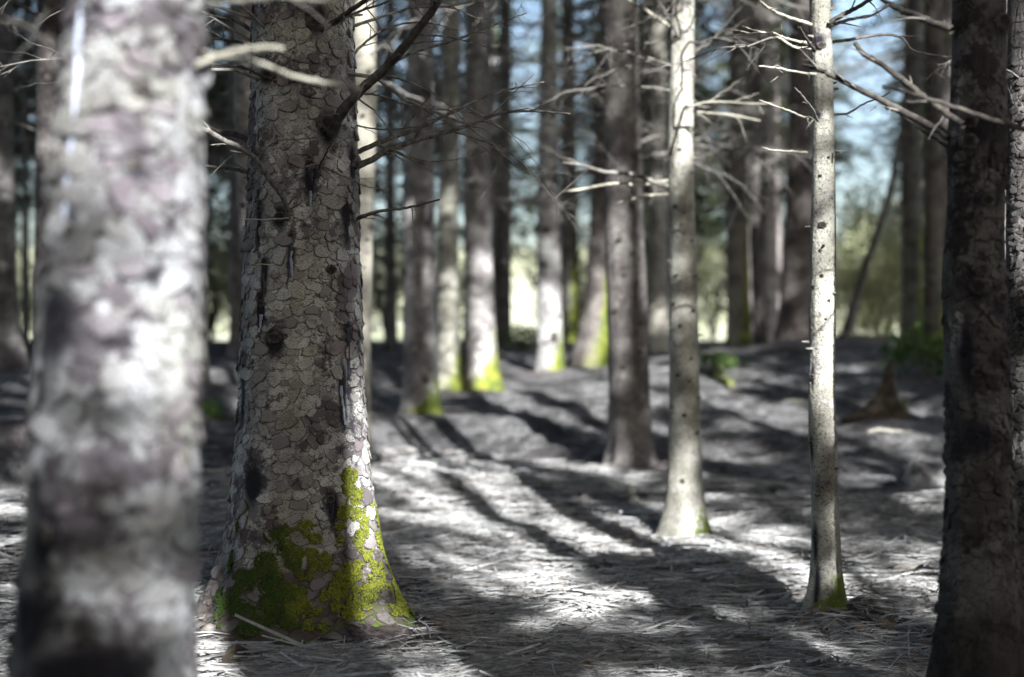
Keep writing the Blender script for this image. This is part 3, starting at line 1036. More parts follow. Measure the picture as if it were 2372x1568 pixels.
# its dead branches
D = 4.72
hb = lambda *a, **k: hand_branch(main, TM, *a, **k)
hb([(768, 312), (790, 262), (840, 205), (885, 165), (925, 122), (965, 72), (1012, 8), (1060, -60)], D, 4.35, 26, 15, BRANCH_DARK, 9, 0.30, 1, label='thick dark branch climbing to the upper right')
hb([(830, 385), (865, 368), (905, 345), (985, 318), (1060, 298), (1120, 275), (1160, 262), (1230, 257), (1320, 264)], 4.9, 4.75, 17, 4, GREY_BRANCH, 9, 0.34, 2)
hb([(828, 352), (880, 330), (955, 302), (1030, 268), (1090, 240), (1130, 222), (1190, 205), (1260, 190)], 4.95, 5.35, 13, 3, GREY_BRANCH, 8, 0.32, 3)
hb([(825, 507), (845, 500), (885, 488), (950, 480), (1018, 462)], 4.88, 4.7, 11, 4, BRANCH_DARK, 4, 0.14, 4)
hb([(668, 510), (664, 480), (650, 450), (620, 410), (596, 372), (560, 345), (520, 325), (470, 298), (430, 280)], D, 4.2, 11, 12, GREY_BRANCH, 5, 0.16, 5, label='grey branch curving across the trunk to the left')
hb([(593, 370), (620, 340), (648, 325), (700, 322), (752, 318)], 4.60, 4.55, 5, 2, GREY_BRANCH, 5, 0.05, 6)
hb([(582, 328), (545, 312), (500, 303), (440, 270)], 4.95, 5.1, 15, 10, BRANCH_DARK, 4, 0.18, 7)
hb([(582, 402), (540, 392), (490, 386), (430, 372)], 4.98, 5.2, 9, 6, BRANCH_DARK, 3, 0.16, 8)
hb([(592, 78), (545, 48), (500, 42), (440, 20)], 4.95, 5.2, 10, 6, BRANCH_DARK, 4, 0.2, 9)
hb([(590, 107), (540, 96), (480, 88), (430, 82)], 4.95, 5.3, 7, 4, BRANCH_DARK, 3, 0.2, 10)
hb([(738, 392), (748, 368), (768, 330), (775, 312)], 4.68, 4.5, 6, 2, BRANCH_DARK, 8, 0.12, 11)
hb([(736, 380), (700, 388), (672, 410), (655, 428)], 4.68, 4.5, 4, 1.6, GREY_BRANCH, 5, 0.10, 12)
hb([(745, 385), (800, 410), (850, 432), (905, 440)], 4.68, 4.45, 3.5, 1.2, GREY_BRANCH, 5, 0.12, 13)
hb([(745, 70), (790, 40), (840, 5), (870, -30)], 4.70, 4.5, 15, 8, BRANCH_DARK, 4, 0.2, 14)
hb([(820, 215), (880, 222), (950, 245), (1040, 256), (1120, 262)], 4.9, 5.0, 6, 2, GREY_BRANCH, 6, 0.2, 15)
hb([(822, 290), (880, 300), (950, 296), (1040, 285)], 4.9, 4.7, 4, 1.5, GREY_BRANCH, 5, 0.15, 16)
hb([(820, 60), (880, 40), (960, 18), (1040, 15), (1130, -5)], 4.9, 5.1, 8, 3, GREY_BRANCH, 7, 0.28, 17)
hb([(815, 130), (850, 95), (905, 62), (980, 52), (1060, 70)], 4.95, 5.2, 7, 2.5, GREY_BRANCH, 7, 0.26, 18)
hb([(880, 165), (950, 125), (1040, 98), (1140, 60), (1220, 30)], 4.6, 4.9, 7, 2, GREY_BRANCH, 7, 0.24, 19)
hb([(1050, 305), (1130, 330), (1180, 355), (1215, 385), (1262, 430), (1290, 470)], 4.8, 4.7, 4, 1.5, GREY_BRANCH, 5, 0.16, 20)
hb([(905, 345), (980, 372), (1050, 370), (1110, 355), (1160, 330)], 4.85, 4.8, 3, 1.2, GREY_BRANCH, 5, 0.14, 21)
hb([(633, 614), (610, 612), (585, 612)], 4.7, 4.6, 3, 1.5, PALE_TWIG, 0, 0.1, 22)
hb([(668, 505), (620, 508), (560, 506)], 4.68, 4.5, 4, 2, PALE_TWIG, 2, 0.04, 23)
hb([(640, 190), (610, 178), (575, 160), (540, 150)], 4.72, 4.6, 8, 5, BRANCH_DARK, 2, 0.1, 24)
for k in range(16):
    add_branch(main, TM, rnd.choice((rnd.uniform(-0.9, 0.7), rnd.uniform(2.4, 4.0))), rnd.uniform(1.75, 2.6), rnd.uniform(0.6, 1.3), None, rnd.uniform(-0.1, 0.4))
add_crown(main, TM, 10.5, 2.3)


# ------------------------------------------------------------------ the blurred spruce close to the viewer
T1 = Trunk(2.35, [(-300, 190, 470), (0, 168, 470), (200, 150, 468), (400, 130, 464), (600, 110, 460), (800, 98, 458), (1000, 88, 455), (1200, 74, 452), (1400, 55, 449), (1568, 30, 447), (1900, -20, 450)],
           14, top=20, flare=0.5, flare_h=0.14, lump=0.02, moss=0.15, moss_h=0.3, side=0.5, foot=0.0)
T1.stains = [(ang(T1, px, hh(T1, py)), hh(T1, py), w, up, dn) for px, py, w, up, dn in (
    (375, 240, .016, .03, .03), (360, 400, .02, .02, .02), (310, 520, .02, .015, .015), (205, 540, .014, .03, .04), (320, 790, .03, .012, .012), (175, 750, .045, .06, .08), (330, 1165, .05, .007, .012),
    (150, 1210, .035, .05, .07), (320, 1490, .03, .03, .05), (120, 1380, .06, .02, .10), (250, 1500, .12, .03, .16), (130, 950, .02, .2, .2), (390, 640, .015, .01, .02), (270, 900, .02, .008, .015))]
t1 = tree_root('spruce_tree', T1, 'nearest pale spruce trunk out of focus at the left of the photograph')
obj('trunk', T1.mesh(BARK_MAIN, 120, 0.014, 2.0), t1, color=(0.66, 0.67, 0.71))


def near_density(th, h):
    n = vnoise(np.stack([np.cos(th) * 2.1 + 3, np.sin(th) * 2.1, h * 3.0], 1), 44)
    return np.clip((n - 0.2) * 2.0, 0.05, 1)


build_scales(t1, T1, 7000, 0.2, 1.75, 0.008, 0.030, 18, near_density, thick=1.1, tone=(0.66, 0.67, 0.71), pw=1.6)
resin(t1, T1, 236, 0, .006, .37, RESIN_PALE, 40)
for px, py, s in ((372, 235, .019), (358, 400, .014), (308, 520, .014), (205, 545, .013), (150, 1210, .02), (445, 5, .02)):
    h = hh(T1, py)
    add_knot(t1, T1, ang(T1, px, h), h, s)
hand_branch(t1, T1, [(440, 110), (500, 128), (570, 138), (610, 150), (700, 182), (780, 196), (835, 205)], 2.3, 2.85, 12, 13, PALE_TWIG, 0, 0.2, 60, label='pale bare branch blurred in front of the scaly trunk')
hand_branch(t1, T1, [(455, 150), (520, 125), (585, 112), (655, 112)], 2.3, 2.55, 13, 12, PALE_TWIG, 0, 0.2, 61)
hand_branch(t1, T1, [(440, 10), (520, 6), (640, -4), (760, 2)], 2.3, 2.7, 16, 8, TWIG_MAT, 3, 0.15, 62)
hand_branch(t1, T1, [(120, 110), (60, 60), (0, 40)], 2.4, 2.6, 12, 8, BRANCH_DARK, 4, 0.2, 63)
add_crown(t1, T1, 9.5, 2.3)

# ------------------------------------------------------------------ the dark spruce at the right edge
TR = Trunk(3.75, [(-300, 2212, 2322), (0, 2208, 2328), (200, 2204, 2326), (340, 2196, 2330), (480, 2194, 2322), (600, 2192, 2322), (660, 2178, 2326), (720, 2186, 2328), (900, 2192, 2334), (1100, 2196, 2340), (1300, 2190, 2352), (1568, 2178, 2366), (1800, 2170, 2376)],
           23, top=19, flare=0.45, flare_h=0.2, lump=0.025, moss=0.35, moss_h=0.3, side=0.2)
TR.stains = [(ang(TR, px, hh(TR, py)), hh(TR, py), w, up, dn) for px, py, w, up, dn in ((2245, 665, .04, .02, .05), (2295, 700, .03, .03, .04), (2240, 1010, .05, .05, .05), (2265, 470, .05, .02, .02), (2220, 820, .02, .1, .1), (2300, 60, .04, .03, .05), (2250, 300, .05, .04, .06))]
tr = tree_root('spruce_tree', TR, 'dark shaded spruce trunk standing at the right edge of the photograph')
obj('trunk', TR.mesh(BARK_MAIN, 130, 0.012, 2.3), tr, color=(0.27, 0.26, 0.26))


def right_density(th, h):
    n = vnoise(np.stack([np.cos(th) * 2.1 + 23, np.sin(th) * 2.1, h * 3.0], 1), 64)
    return np.clip((n - 0.30) * 2.0, 0.02, 1) * np.where((h > 1.12) & (h < 1.45), 0.3, 1)


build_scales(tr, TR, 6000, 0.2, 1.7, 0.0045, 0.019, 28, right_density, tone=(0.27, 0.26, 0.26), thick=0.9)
for px, py, s in ((2290, 560, .010), (2245, 665, .026), (2300, 690, .02), (2265, 470, .02), (2225, 335, .024), (2230, 290, .018), (2250, 625, .02), (2305, 60, .028), (2240, 860, .014)):
    h = hh(TR, py)
    add_knot(tr, TR, ang(TR, px, h), h, s)
rb = lambda *a, **k: hand_branch(tr, TR, *a, **k)
rb([(2200, 322), (2170, 300), (2110, 268), (2040, 232), (1980, 203), (1920, 172), (1885, 158), (1860, 150)], 3.75, 4.1, 20, 9, BRANCH_DARK, 4, 0.14, 80, label='long dark branch reaching left in front of the slim pale trunk')
rb([(2232, 290), (2190, 262), (2140, 225), (2085, 182), (2040, 148), (2000, 125), (1980, 100)], 3.62, 3.9, 17, 12, BRANCH_DARK, 3, 0.12, 81)
rb([(2375, 300), (2320, 285), (2240, 258), (2160, 232), (2085, 208), (2045, 200)], 3.55, 3.4, 13, 7, BRANCH_DARK, 2, 0.12, 82)
rb([(2205, 70), (2165, 55), (2120, 35), (2075, 18), (2030, -8)], 3.7, 3.9, 20, 10, BRANCH_DARK, 4, 0.14, 83)
rb([(2200, 345), (2140, 305), (2080, 262), (2050, 250)], 3.8, 4.0, 8, 4, BRANCH_DARK, 3, 0.12, 84)
rb([(2325, 465), (2350, 480), (2380, 500)], 3.6, 3.5, 6, 4, TWIG_MAT, 1, 0.1, 85)
add_crown(tr, TR, 10.0, 2.2)

TR2 = Trunk(4.35, [(-300, 2338, 2420), (0, 2335, 2424), (500, 2332, 2426), (900, 2332, 2430), (1200, 2330, 2436), (1500, 2322, 2446)], 24, top=19, flare=0.4, flare_h=0.2, moss=0.3)
tr2 = tree_root('spruce_tree', TR2, 'dark trunk pressed against the right edge of the photograph behind its twin')
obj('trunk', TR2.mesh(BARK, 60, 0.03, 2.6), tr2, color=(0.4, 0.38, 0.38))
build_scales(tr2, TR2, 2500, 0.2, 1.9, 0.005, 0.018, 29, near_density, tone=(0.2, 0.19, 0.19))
for k in range(6):
    add_branch(tr2, TR2, rnd.uniform(-2.6, 0.5), rnd.uniform(1.5, 3.2), rnd.uniform(0.3, 0.7))
add_crown(tr2, TR2, 10.0, 2.0)

# ------------------------------------------------------------------ the slim pale tree
TW = Trunk(5.35, [(-300, 1872, 1916), (0, 1874, 1922), (150, 1880, 1928), (330, 1882, 1932), (520, 1879, 1935), (700, 1876, 1935), (880, 1873, 1932), (1010, 1873, 1937), (1080, 1878, 1939), (1250, 1880, 1944), (1440, 1884, 1950)],
           33, top=9.5, flare=0.55, flare_h=0.09, lobes=3, lump=0.045, moss=0.75, moss_h=0.16, side=0.6)
TW.stains = [(ang(TW, px, hh(TW, py)), hh(TW, py), w, up, dn) for px, py, w, up, dn in ((1878, 870, .012, .05, .04), (1876, 1030, .012, .03, .06), (1884, 1245, .012, .05, .12), (1890, 100, .03, .03, .03), (1890, 270, .012, .02, .02), (1886, 1350, .012, .1, .1))]
tw = tree_root('spruce_tree', TW, 'slim pale sunlit young spruce trunk with a green stripe at its foot')
obj('trunk', TW.mesh(BARK_YOUNG, 48, 0.015, 2.8), tw)
for px, py, s in ((1899, 523, .016), (1893, 582, .008), (1912, 697, .008), (1896, 640, .009), (1880, 665, .010), (1912, 368, .007), (1893, 410, .008), (1876, 1025, .012), (1884, 1243, .013), (1878, 872, .012), (1905, 740, .006), (1896, 110, .018), (1885, 275, .012)):
    h = hh(TW, py)
    add_knot(tw, TW, ang(TW, px, h), h, s)
wb = lambda *a, **k: hand_branch(tw, TW, *a, **k)
wb([(1878, 57), (1840, 45), (1800, 30), (1765, 8), (1735, -15)], 5.3, 5.0, 9, 5, PALE_TWIG, 2, 0.12, 90)
wb([(1880, 112), (1840, 110), (1805, 88), (1770, 76), (1735, 78), (1660, 85)], 5.35, 5.2, 7, 3, PALE_TWIG, 4, 0.16, 91)
wb([(1876, 100), (1840, 95), (1810, 85), (1788, 74)], 5.3, 5.1, 7, 4, PALE_TWIG, 1, 0.08, 92)
wb([(1886, 118), (1868, 92), (1850, 62)], 5.25, 5.1, 9, 5, BRANCH_DARK, 1, 0.06, 93)
wb([(1888, 172), (1850, 168), (1800, 158), (1756, 153)], 5.3, 5.1, 7, 4, PALE_TWIG, 3, 0.10, 94)
wb([(1893, 280), (1884, 258), (1868, 235), (1840, 203)], 5.26, 5.0, 6, 3, TWIG_MAT, 2, 0.08, 95)
wb([(1870, 276), (1840, 262), (1800, 247), (1758, 232)], 5.35, 5.1, 6, 3, PALE_TWIG, 2, 0.12, 96)
wb([(1868, 353), (1830, 350), (1790, 348), (1765, 341)], 5.3, 5.1, 6, 3, PALE_TWIG, 1, 0.06, 97)
wb([(1922, 52), (1960, 30), (2000, 8), (2050, -25)], 5.3, 5.2, 13, 8, BRANCH_DARK, 3, 0.14, 98)
wb([(1924, 58), (1970, 45), (2020, 35), (2070, 5)], 5.35, 5.5, 9, 4, TWIG_MAT, 3, 0.14, 99)
wb([(1928, 98), (1980, 90), (2040, 80), (2088, 88), (2115, 118), (2180, 130), (2200, 150)], 5.35, 5.6, 8, 4, TWIG_MAT, 5, 0.16, 100)
wb([(1932, 265), (1965, 262), (2000, 240), (2040, 225), (2060, 215)], 5.35, 5.2, 6, 3, PALE_TWIG, 2, 0.10, 101)
wb([(1934, 350), (1948, 352)], 5.3, 5.25, 6, 5, PALE_TWIG, 0, 0.05, 102)
for k in range(10):
    add_branch(tw, TW, rnd.uniform(0, 6.28), rnd.uniform(1.9, 3.0), rnd.uniform(0.4, 0.8), None, rnd.uniform(-0.1, 0.3))
add_crown(tw, TW, 6.6, 0.62)

# ------------------------------------------------------------------ the trees of the middle distance
MID = []


def mid_tree(key, label, d, prof, seed, mat=BARK, color=(1, 1, 1), nb=16, bl=(0.5, 1.2), bz=(1.5, 4.5), knots=8, kz=(0.2, 2.8), crown=7.5, cs=1.0, cloud=True, nseg=30, group=None, ks=0.02, low=0, **kw):
    if key != 'far' and kw.get('top', 13) > 11.5:
        kw['top'] = kw.get('top', 13) + 5
        cs *= 1.9
        if crown:
            crown += 2.5
    kw['moss'] = kw.get('moss', 0.5) * rnd.uniform(0.55, 0.9)
    T = Trunk(d, prof, seed, **kw)
    r = random.Random(seed * 7)
    e = tree_root('spruce_tree', T, label, group=group)
    obj('trunk', T.mesh(mat, nseg, 0.05), e, color=color)
    for k in range(knots):
        add_knot(e, T, r.uniform(-PI, 0), r.uniform(*kz), ks * r.uniform(0.7, 1.3), r.choice(KNOTS))
    for k in range(nb):
        add_branch(e, T, r.uniform(0, 6.28), r.uniform(*bz), r.uniform(*bl), r.choice(BR_MESH), r.uniform(-0.15, 0.25))
    if cloud:
        o = obj('dead_branches', r.choice(CLOUDS), e, mat4=Matrix.Rotation(r.random() * 6.28, 4, 'Z'))
        o['kind'] = 'stuff'
        if key == 'far' or (key not in 'X' and d >= 10):
            o = obj('low_dead_branches', r.choice(CLOUDS_LOW), e, mat4=Matrix.Translation((0, 0, 0 if key == 'far' else 1.1)) @ Matrix.Rotation(r.random() * 6.28, 4, 'Z'))
            o['kind'] = 'stuff'
    if crown:
        x = np.interp(crown + T.z0, T.zz, T.xx) - T.bx
        obj('crown', r.choice(SPARSE if key == 'far' else CROWNS), e, mat4=Matrix.Translation((x, 0, crown)) @ Matrix.Rotation(r.random() * 6.28, 4, 'Z') @ Matrix.Diagonal((cs, cs, (T.top - crown + 0.3) / 6.5, 1)))
    MID.append((e, T))
    return e, T


# slim pale trunk with the sunlit edge, second from the scaly one towards the right
e5, T5 = mid_tree('T5', 'pale spruce trunk with dark knots and bright flared foot, left of the slim trunk', 7.4,
                  [(-300, 1556, 1606), (0, 1554, 1608), (250, 1548, 1606), (340, 1546, 1604), (500, 1549, 1609), (700, 1548, 1616), (900, 1549, 1620), (1100, 1548, 1625), (1255, 1546, 1630)], 41, BARK_YOUNG, (0.92, 0.92, 0.92),
                  nb=18, bl=(0.5, 1.1), bz=(2.1, 3.6), knots=0, top=11, flare=0.62, flare_h=0.13, lobes=3, lump=0.03, moss=0.6, moss_h=0.13, side=0.9, cloud=False, crown=7.0, cs=0.75, lobe_amp=0.5)
for px, py in ((1562, 640), (1600, 720), (1560, 800), (1596, 830), (1565, 868), (1592, 882), (1580, 960), (1575, 1110), (1610, 1000), (1556, 705), (1598, 560), (1560, 480), (1570, 350), (1600, 180), (1562, 90), (1608, 640), (1570, 755)):
    h = hh(T5, py)
    add_knot(e5, T5, ang(T5, px, h), h, rnd.uniform(0.007, 0.014))
fb = lambda *a, **k: hand_branch(e5, T5, *a, **k)
fb([(1546, 432), (1510, 420), (1470, 405), (1400, 398), (1345, 382), (1300, 376)], 7.4, 7.0, 14, 5, TWIG_MAT, 5, 0.25, 110)
fb([(1546, 418), (1480, 428), (1420, 425), (1350, 438), (1290, 445)], 7.4, 6.9, 8, 5, PALE_TWIG, 4, 0.2, 111)
fb([(1552, 360), (1560, 330), (1580, 262), (1590, 245)], 7.3, 7.1, 9, 5, BRANCH_DARK, 1, 0.1, 112)
fb([(1590, 250), (1630, 238), (1680, 236), (1740, 240), (1790, 240)], 7.2, 7.0, 6, 3, PALE_TWIG, 4, 0.2, 113)
fb([(1592, 256), (1640, 262), (1690, 265), (1760, 280)], 7.2, 7.4, 6, 3, PALE_TWIG, 3, 0.2, 114)
fb([(1550, 450), (1490, 455), (1430, 470)], 7.4, 7.1, 7, 4, PALE_TWIG, 1, 0.1, 115)
fb([(1548, 60), (1490, 20), (1440, -10)], 7.4, 7.2, 9, 5, PALE_TWIG, 2, 0.2, 116)

STUB = MB()
STUB.add(*tube(np.array([[0, 0, 0], [0.35, 0.01, 0.03], [0.7, 0.0, 0.02], [1.0, 0.03, 0.05]]), np.array([0.20, 0.13, 0.11, 0.05]), 6))
STUB_MESH = STUB.mesh('branch_stub', TWIG_MAT)
for e_, T_, lo_, hi_, n_ in ((e5, T5, 0.5, 2.6, 15), (tw, TW, 0.35, 2.3, 13), (main, TM, 1.3, 2.5, 6)):
    for k in range(n_):
        th_, h2_ = rnd.uniform(-3.3, 0.2), rnd.uniform(lo_, hi_)
        p_, n__, b_ = T_.frame(th_, h2_)
        s_ = rnd.uniform(0.018, 0.040)
        obj('branch_stub', STUB_MESH, e_, mat4=basis(p_ - n__ * 0.003, n__ * s_, np.cross(b_, n__) * 0.04, b_ * 0.04))

# the stout dark trunk in the middle
e6, T6 = mid_tree('T6', 'stout brown spruce trunk with a black scar, standing on a low mound mid picture', 10.0,
                  [(-300, 1394, 1472), (0, 1394, 1476), (200, 1396, 1480), (450, 1400, 1488), (600, 1402, 1494), (800, 1408, 1500), (950, 1410, 1504), (1120, 1412, 1508)], 51, BARK, (0.58, 0.54, 0.53),
                  nb=26, bl=(0.6, 1.4), bz=(2.1, 4.2), knots=0, top=14, flare=0.36, flare_h=0.16, lump=0.03, moss=0.4, moss_h=0.25, side=0.3, nseg=48)
T6.stains = [(ang(T6, 1490, hh(T6, 930)), hh(T6, 930), 0.035, 0.2, 0.45)]
e6.children[0].data = T6.mesh(BARK, 60, 0.035)
for px, py in ((1460, 590), (1440, 640), (1490, 690), (1470, 660), (1425, 720), (1450, 760), (1480, 750), (1430, 560), (1478, 815), (1440, 850), (1460, 480)):
    h = hh(T6, py)
    add_knot(e6, T6, ang(T6, px, h), h, rnd.uniform(0.014, 0.024))

mid_tree('T3', 'thin straight pale trunk half hidden just behind the scaly spruce', 9.0, [(-300, 818, 866), (0, 818, 870), (300, 814, 872), (600, 806, 862), (900, 798, 858), (1010, 796, 858)], 61, BARK_YOUNG, (0.8, 0.78, 0.75),
         nb=8, bz=(2.3, 4), knots=14, kz=(0.3, 3.0), ks=0.013, top=11, flare=0.3, crown=7.2, cs=0.8, cloud=False)
mid_tree('T2b', 'grey trunk showing between the blurred near trunk and the scaly one', 8.0, [(-300, 545, 610), (0, 543, 608), (300, 541, 606), (600, 556, 612), (900, 566, 622), (1090, 570, 630)], 62, BARK, (0.95, 0.93, 0.9),
         nb=8, bz=(2.0, 4), knots=8, top=12, flare=0.3, crown=7.2, cs=0.8, cloud=False)
mid_tree('H', 'grey spotted spruce trunk with yellow moss around its foot, right of the scaly one', 13.0, [(-200, 944, 1004), (0, 945, 1004), (300, 936, 1006), (500, 932, 1006), (700, 934, 1010), (850, 934, 1012), (965, 934, 1014)], 63, BARK, (1.0, 0.97, 0.97),
         nb=18, bl=(0.6, 1.4), bz=(2.4, 5), knots=14, kz=(0.3, 3.0), ks=0.035, top=14, flare=0.42, flare_h=0.2, moss=1.1, moss_h=0.22, side=0.5)
mid_tree('I', 'white sunlit trunk with a long flared root, touching the spotted trunk', 15.8, [(-200, 1026, 1066), (0, 1026, 1068), (300, 1022, 1064), (500, 1014, 1060), (700, 1012, 1062), (860, 1012, 1062), (945, 1012, 1062)], 64, BARK_YOUNG, (1.0, 1.0, 0.97),
         nb=12, bz=(2.5, 5), knots=4, top=12, flare=0.85, flare_h=0.26, lobes=2, moss=0.7, moss_h=0.4, side=0.8, cs=0.7)
mid_tree('J', 'half shaded spruce trunk with a bright right side and a pale spreading root', 16.0, [(-200, 1078, 1128), (0, 1078, 1130), (300, 1076, 1134), (500, 1074, 1138), (700, 1076, 1144), (850, 1076, 1150), (912, 1076, 1150)], 65, BARK, (1.15, 1.12, 1.12),
         nb=16, bz=(2.4, 5), knots=6, top=14, flare=0.55, flare_h=0.26, lobes=3, moss=0.9, moss_h=0.3, side=0.9)
mid_tree('M', 'mottled black and white trunk standing right of the bright gap', 18.0, [(-100, 1252, 1288), (100, 1252, 1290), (300, 1246, 1292), (500, 1244, 1296), (700, 1244, 1300), (885, 1246, 1302)], 66, BARK, (1.35, 1.35, 1.35),
         nb=14, bz=(2.6, 5.5), knots=16, ks=0.05, top=14, flare=0.25, moss=0.9, moss_h=0.3, side=0.8)
mid_tree('O', 'dark leaning trunk with a mossy right edge and curved wide foot', 18.5, [(-100, 1390, 1425), (300, 1378, 1416), (500, 1366, 1412), (650, 1358, 1410), (760, 1346, 1408), (838, 1332, 1408)], 67, BARK, (0.55, 0.5, 0.48),
         nb=12, bz=(2.6, 5.5), knots=3, top=13, flare=0.55, flare_h=0.3, moss=0.8, moss_h=0.8, side=1.6)
mid_tree('V', 'dark brown trunk with a broad foot on the mound behind the slim pale tree', 16.0, [(-200, 1834, 1886), (0, 1832, 1886), (300, 1826, 1884), (500, 1818, 1884), (650, 1810, 1884), (790, 1802, 1884)], 68, BARK, (0.52, 0.46, 0.45),
         nb=18, bl=(0.6, 1.5), bz=(2.2, 5), knots=4, top=14, flare=0.28, flare_h=0.25, moss=0.2, side=0.1)
mid_tree('S', 'mossy green and brown trunk on the mound right of the knotty pale tree', 17.5, [(-200, 1698, 1728), (100, 1690, 1728), (400, 1684, 1730), (600, 1682, 1734), (812, 1684, 1738)], 69, BARK, (0.7, 0.68, 0.62),
         nb=16, bz=(2.2, 5.5), knots=4, top=13, flare=0.2, moss=0.9, moss_h=1.2, side=1.4)
mid_tree('Y', 'moss streaked trunk left of a pair seen beside the dark edge spruce', 17.0, [(-200, 2092, 2128), (100, 2092, 2130), (400, 2086, 2132), (600, 2088, 2134), (815, 2092, 2138)], 70, BARK, (0.8, 0.78, 0.7),
         nb=18, bz=(2.2, 5.5), knots=5, top=13, flare=0.3, moss=1.0, moss_h=1.2, side=1.3)
mid_tree('Z', 'brown trunk with a green right edge, closest to the dark edge spruce', 16.6, [(-200, 2142, 2180), (100, 2142, 2182), (400, 2140, 2182), (600, 2140, 2184), (805, 2138, 2186)], 71, BARK, (0.6, 0.56, 0.5),
         nb=18, bz=(2.0, 5.5), knots=5, top=13, flare=0.3, moss=0.8, moss_h=1.0, side=1.5)
mid_tree('A', 'dark trunk with a broad foot at the far left edge of the photograph', 12.5, [(-200, -30, 26), (100, -30, 28), (400, -32, 32), (700, -38, 38), (868, -45, 50)], 72, BARK, (0.8, 0.78, 0.78),
         nb=18, bz=(1.8, 4.5), knots=6, top=13, flare=0.45, flare_h=0.22, moss=0.2)
mid_tree('B', 'dark trunk mostly hidden behind the left side of the nearest blurred trunk', 9.2, [(-300, 88, 150), (0, 86, 152), (400, 84, 150), (700, 80, 148), (965, 76, 150)], 73, BARK, (0.5, 0.46, 0.46),
         nb=14, bz=(1.8, 3.8), knots=5, top=14, flare=0.3, moss=0.2)
mid_tree('C', 'grey trunk edge showing just right of the nearest blurred trunk', 14.0, [(-200, 440, 474), (300, 438, 476), (600, 434, 478), (905, 428, 480)], 74, BARK, (0.95, 0.93, 0.92), nb=12, bz=(2.0, 4.8), knots=4, top=13, flare=0.3, moss=0.5)
mid_tree('K', 'dark distant trunk at the left side of the brightest gap', 24.0, [(0, 1158, 1184), (300, 1152, 1184), (600, 1150, 1184), (808, 1148, 1184)], 75, BARK, (0.5, 0.47, 0.47), nb=8, bz=(3, 7), knots=0, top=14, flare=0.2, moss=0.4, side=0.8)
mid_tree('N', 'yellow green mossy distant trunk beside the curved dark trunk', 28.0, [(0, 1300, 1330), (300, 1298, 1334), (600, 1296, 1340), (790, 1296, 1342)], 76, BARK, (1.3, 1.3, 1.25), nb=8, bz=(3, 8), knots=0, top=14, flare=0.2, moss=1.0, moss_h=1.5, side=1.2)
mid_tree('G', 'slender black trunk seen right of the thin pale one behind the scaly spruce', 20.0, [(0, 894, 912), (400, 892, 914), (700, 892, 918), (815, 890, 920)], 77, BARK, (0.5, 0.47, 0.46), nb=10, bz=(2.6, 6), knots=0, top=12, flare=0.25, moss=0.2)
mid_tree('D', 'slender dark trunk between the blurred near trunk and the grey one', 19.0, [(0, 528, 552), (400, 530, 554), (700, 532, 558), (832, 530, 562)], 78, BARK, (0.6, 0.56, 0.55), nb=10, bz=(2.4, 6), knots=0, top=13, flare=0.3, moss=0.3)
mid_tree('Q', 'broad white trunk behind the knotty pale tree and the scarred one', 21.5, [(0, 1498, 1540), (300, 1498, 1544), (550, 1500, 1546), (815, 1500, 1548)], 79, BARK_YOUNG, (1.0, 0.97, 0.95), nb=10, bz=(3.0, 6), knots=2, top=13, flare=0.2, moss=0.3)
mid_tree('U', 'pinkish grey distant trunk seen over the crest of the mound', 24.0, [(0, 1766, 1800), (400, 1764, 1806), (600, 1764, 1810), (785, 1764, 1812)], 80, BARK, (1.1, 1.0, 1.0), nb=8, bz=(3, 7), knots=0, top=13, flare=0.2, moss=0.3)
mid_tree('T', 'thin dark trunk with a bend and a long slanting limb on the mound', 18.0, [(-200, 1752, 1768), (200, 1750, 1768), (450, 1738, 1758), (560, 1736, 1758), (700, 1742, 1766), (800, 1748, 1778)], 81, BARK, (0.5, 0.48, 0.46), nb=8, bz=(2.6, 5.5), knots=0, top=10, flare=0.25, moss=0.5, moss_h=0.5, side=0.6, cs=0.6)
_e, _T = MID[-1]
hand_branch(_e, _T, [(1745, 520), (1720, 480), (1695, 430), (1672, 370), (1652, 320)], 18.0, 17.6, 12, 8, TWIG_MAT, 3, 0.5, 130, label='long slanting limb leaning left')
mid_tree('X', 'slender leaning dark trunk crossing the bright gap right of the slim pale tree', 19.0, [(300, 2082, 2096), (470, 2048, 2064), (600, 2000, 2018), (700, 1970, 1990), (780, 1944, 1966)], 82, BARK, (0.55, 0.52, 0.5), nb=4, bz=(1.8, 3.0), knots=0, top=3.6, flare=0.2, moss=0.3, cloud=False, crown=None)
mid_tree('A2', 'thin dark trunk splitting the tall sky gap at the far left', 20.0, [(0, 52, 66), (400, 52, 66), (780, 50, 68)], 83, BARK, (0.5, 0.47, 0.47), nb=4, bz=(4, 6), knots=0, top=12, flare=0.2, moss=0.2, cloud=False, cs=0.5)

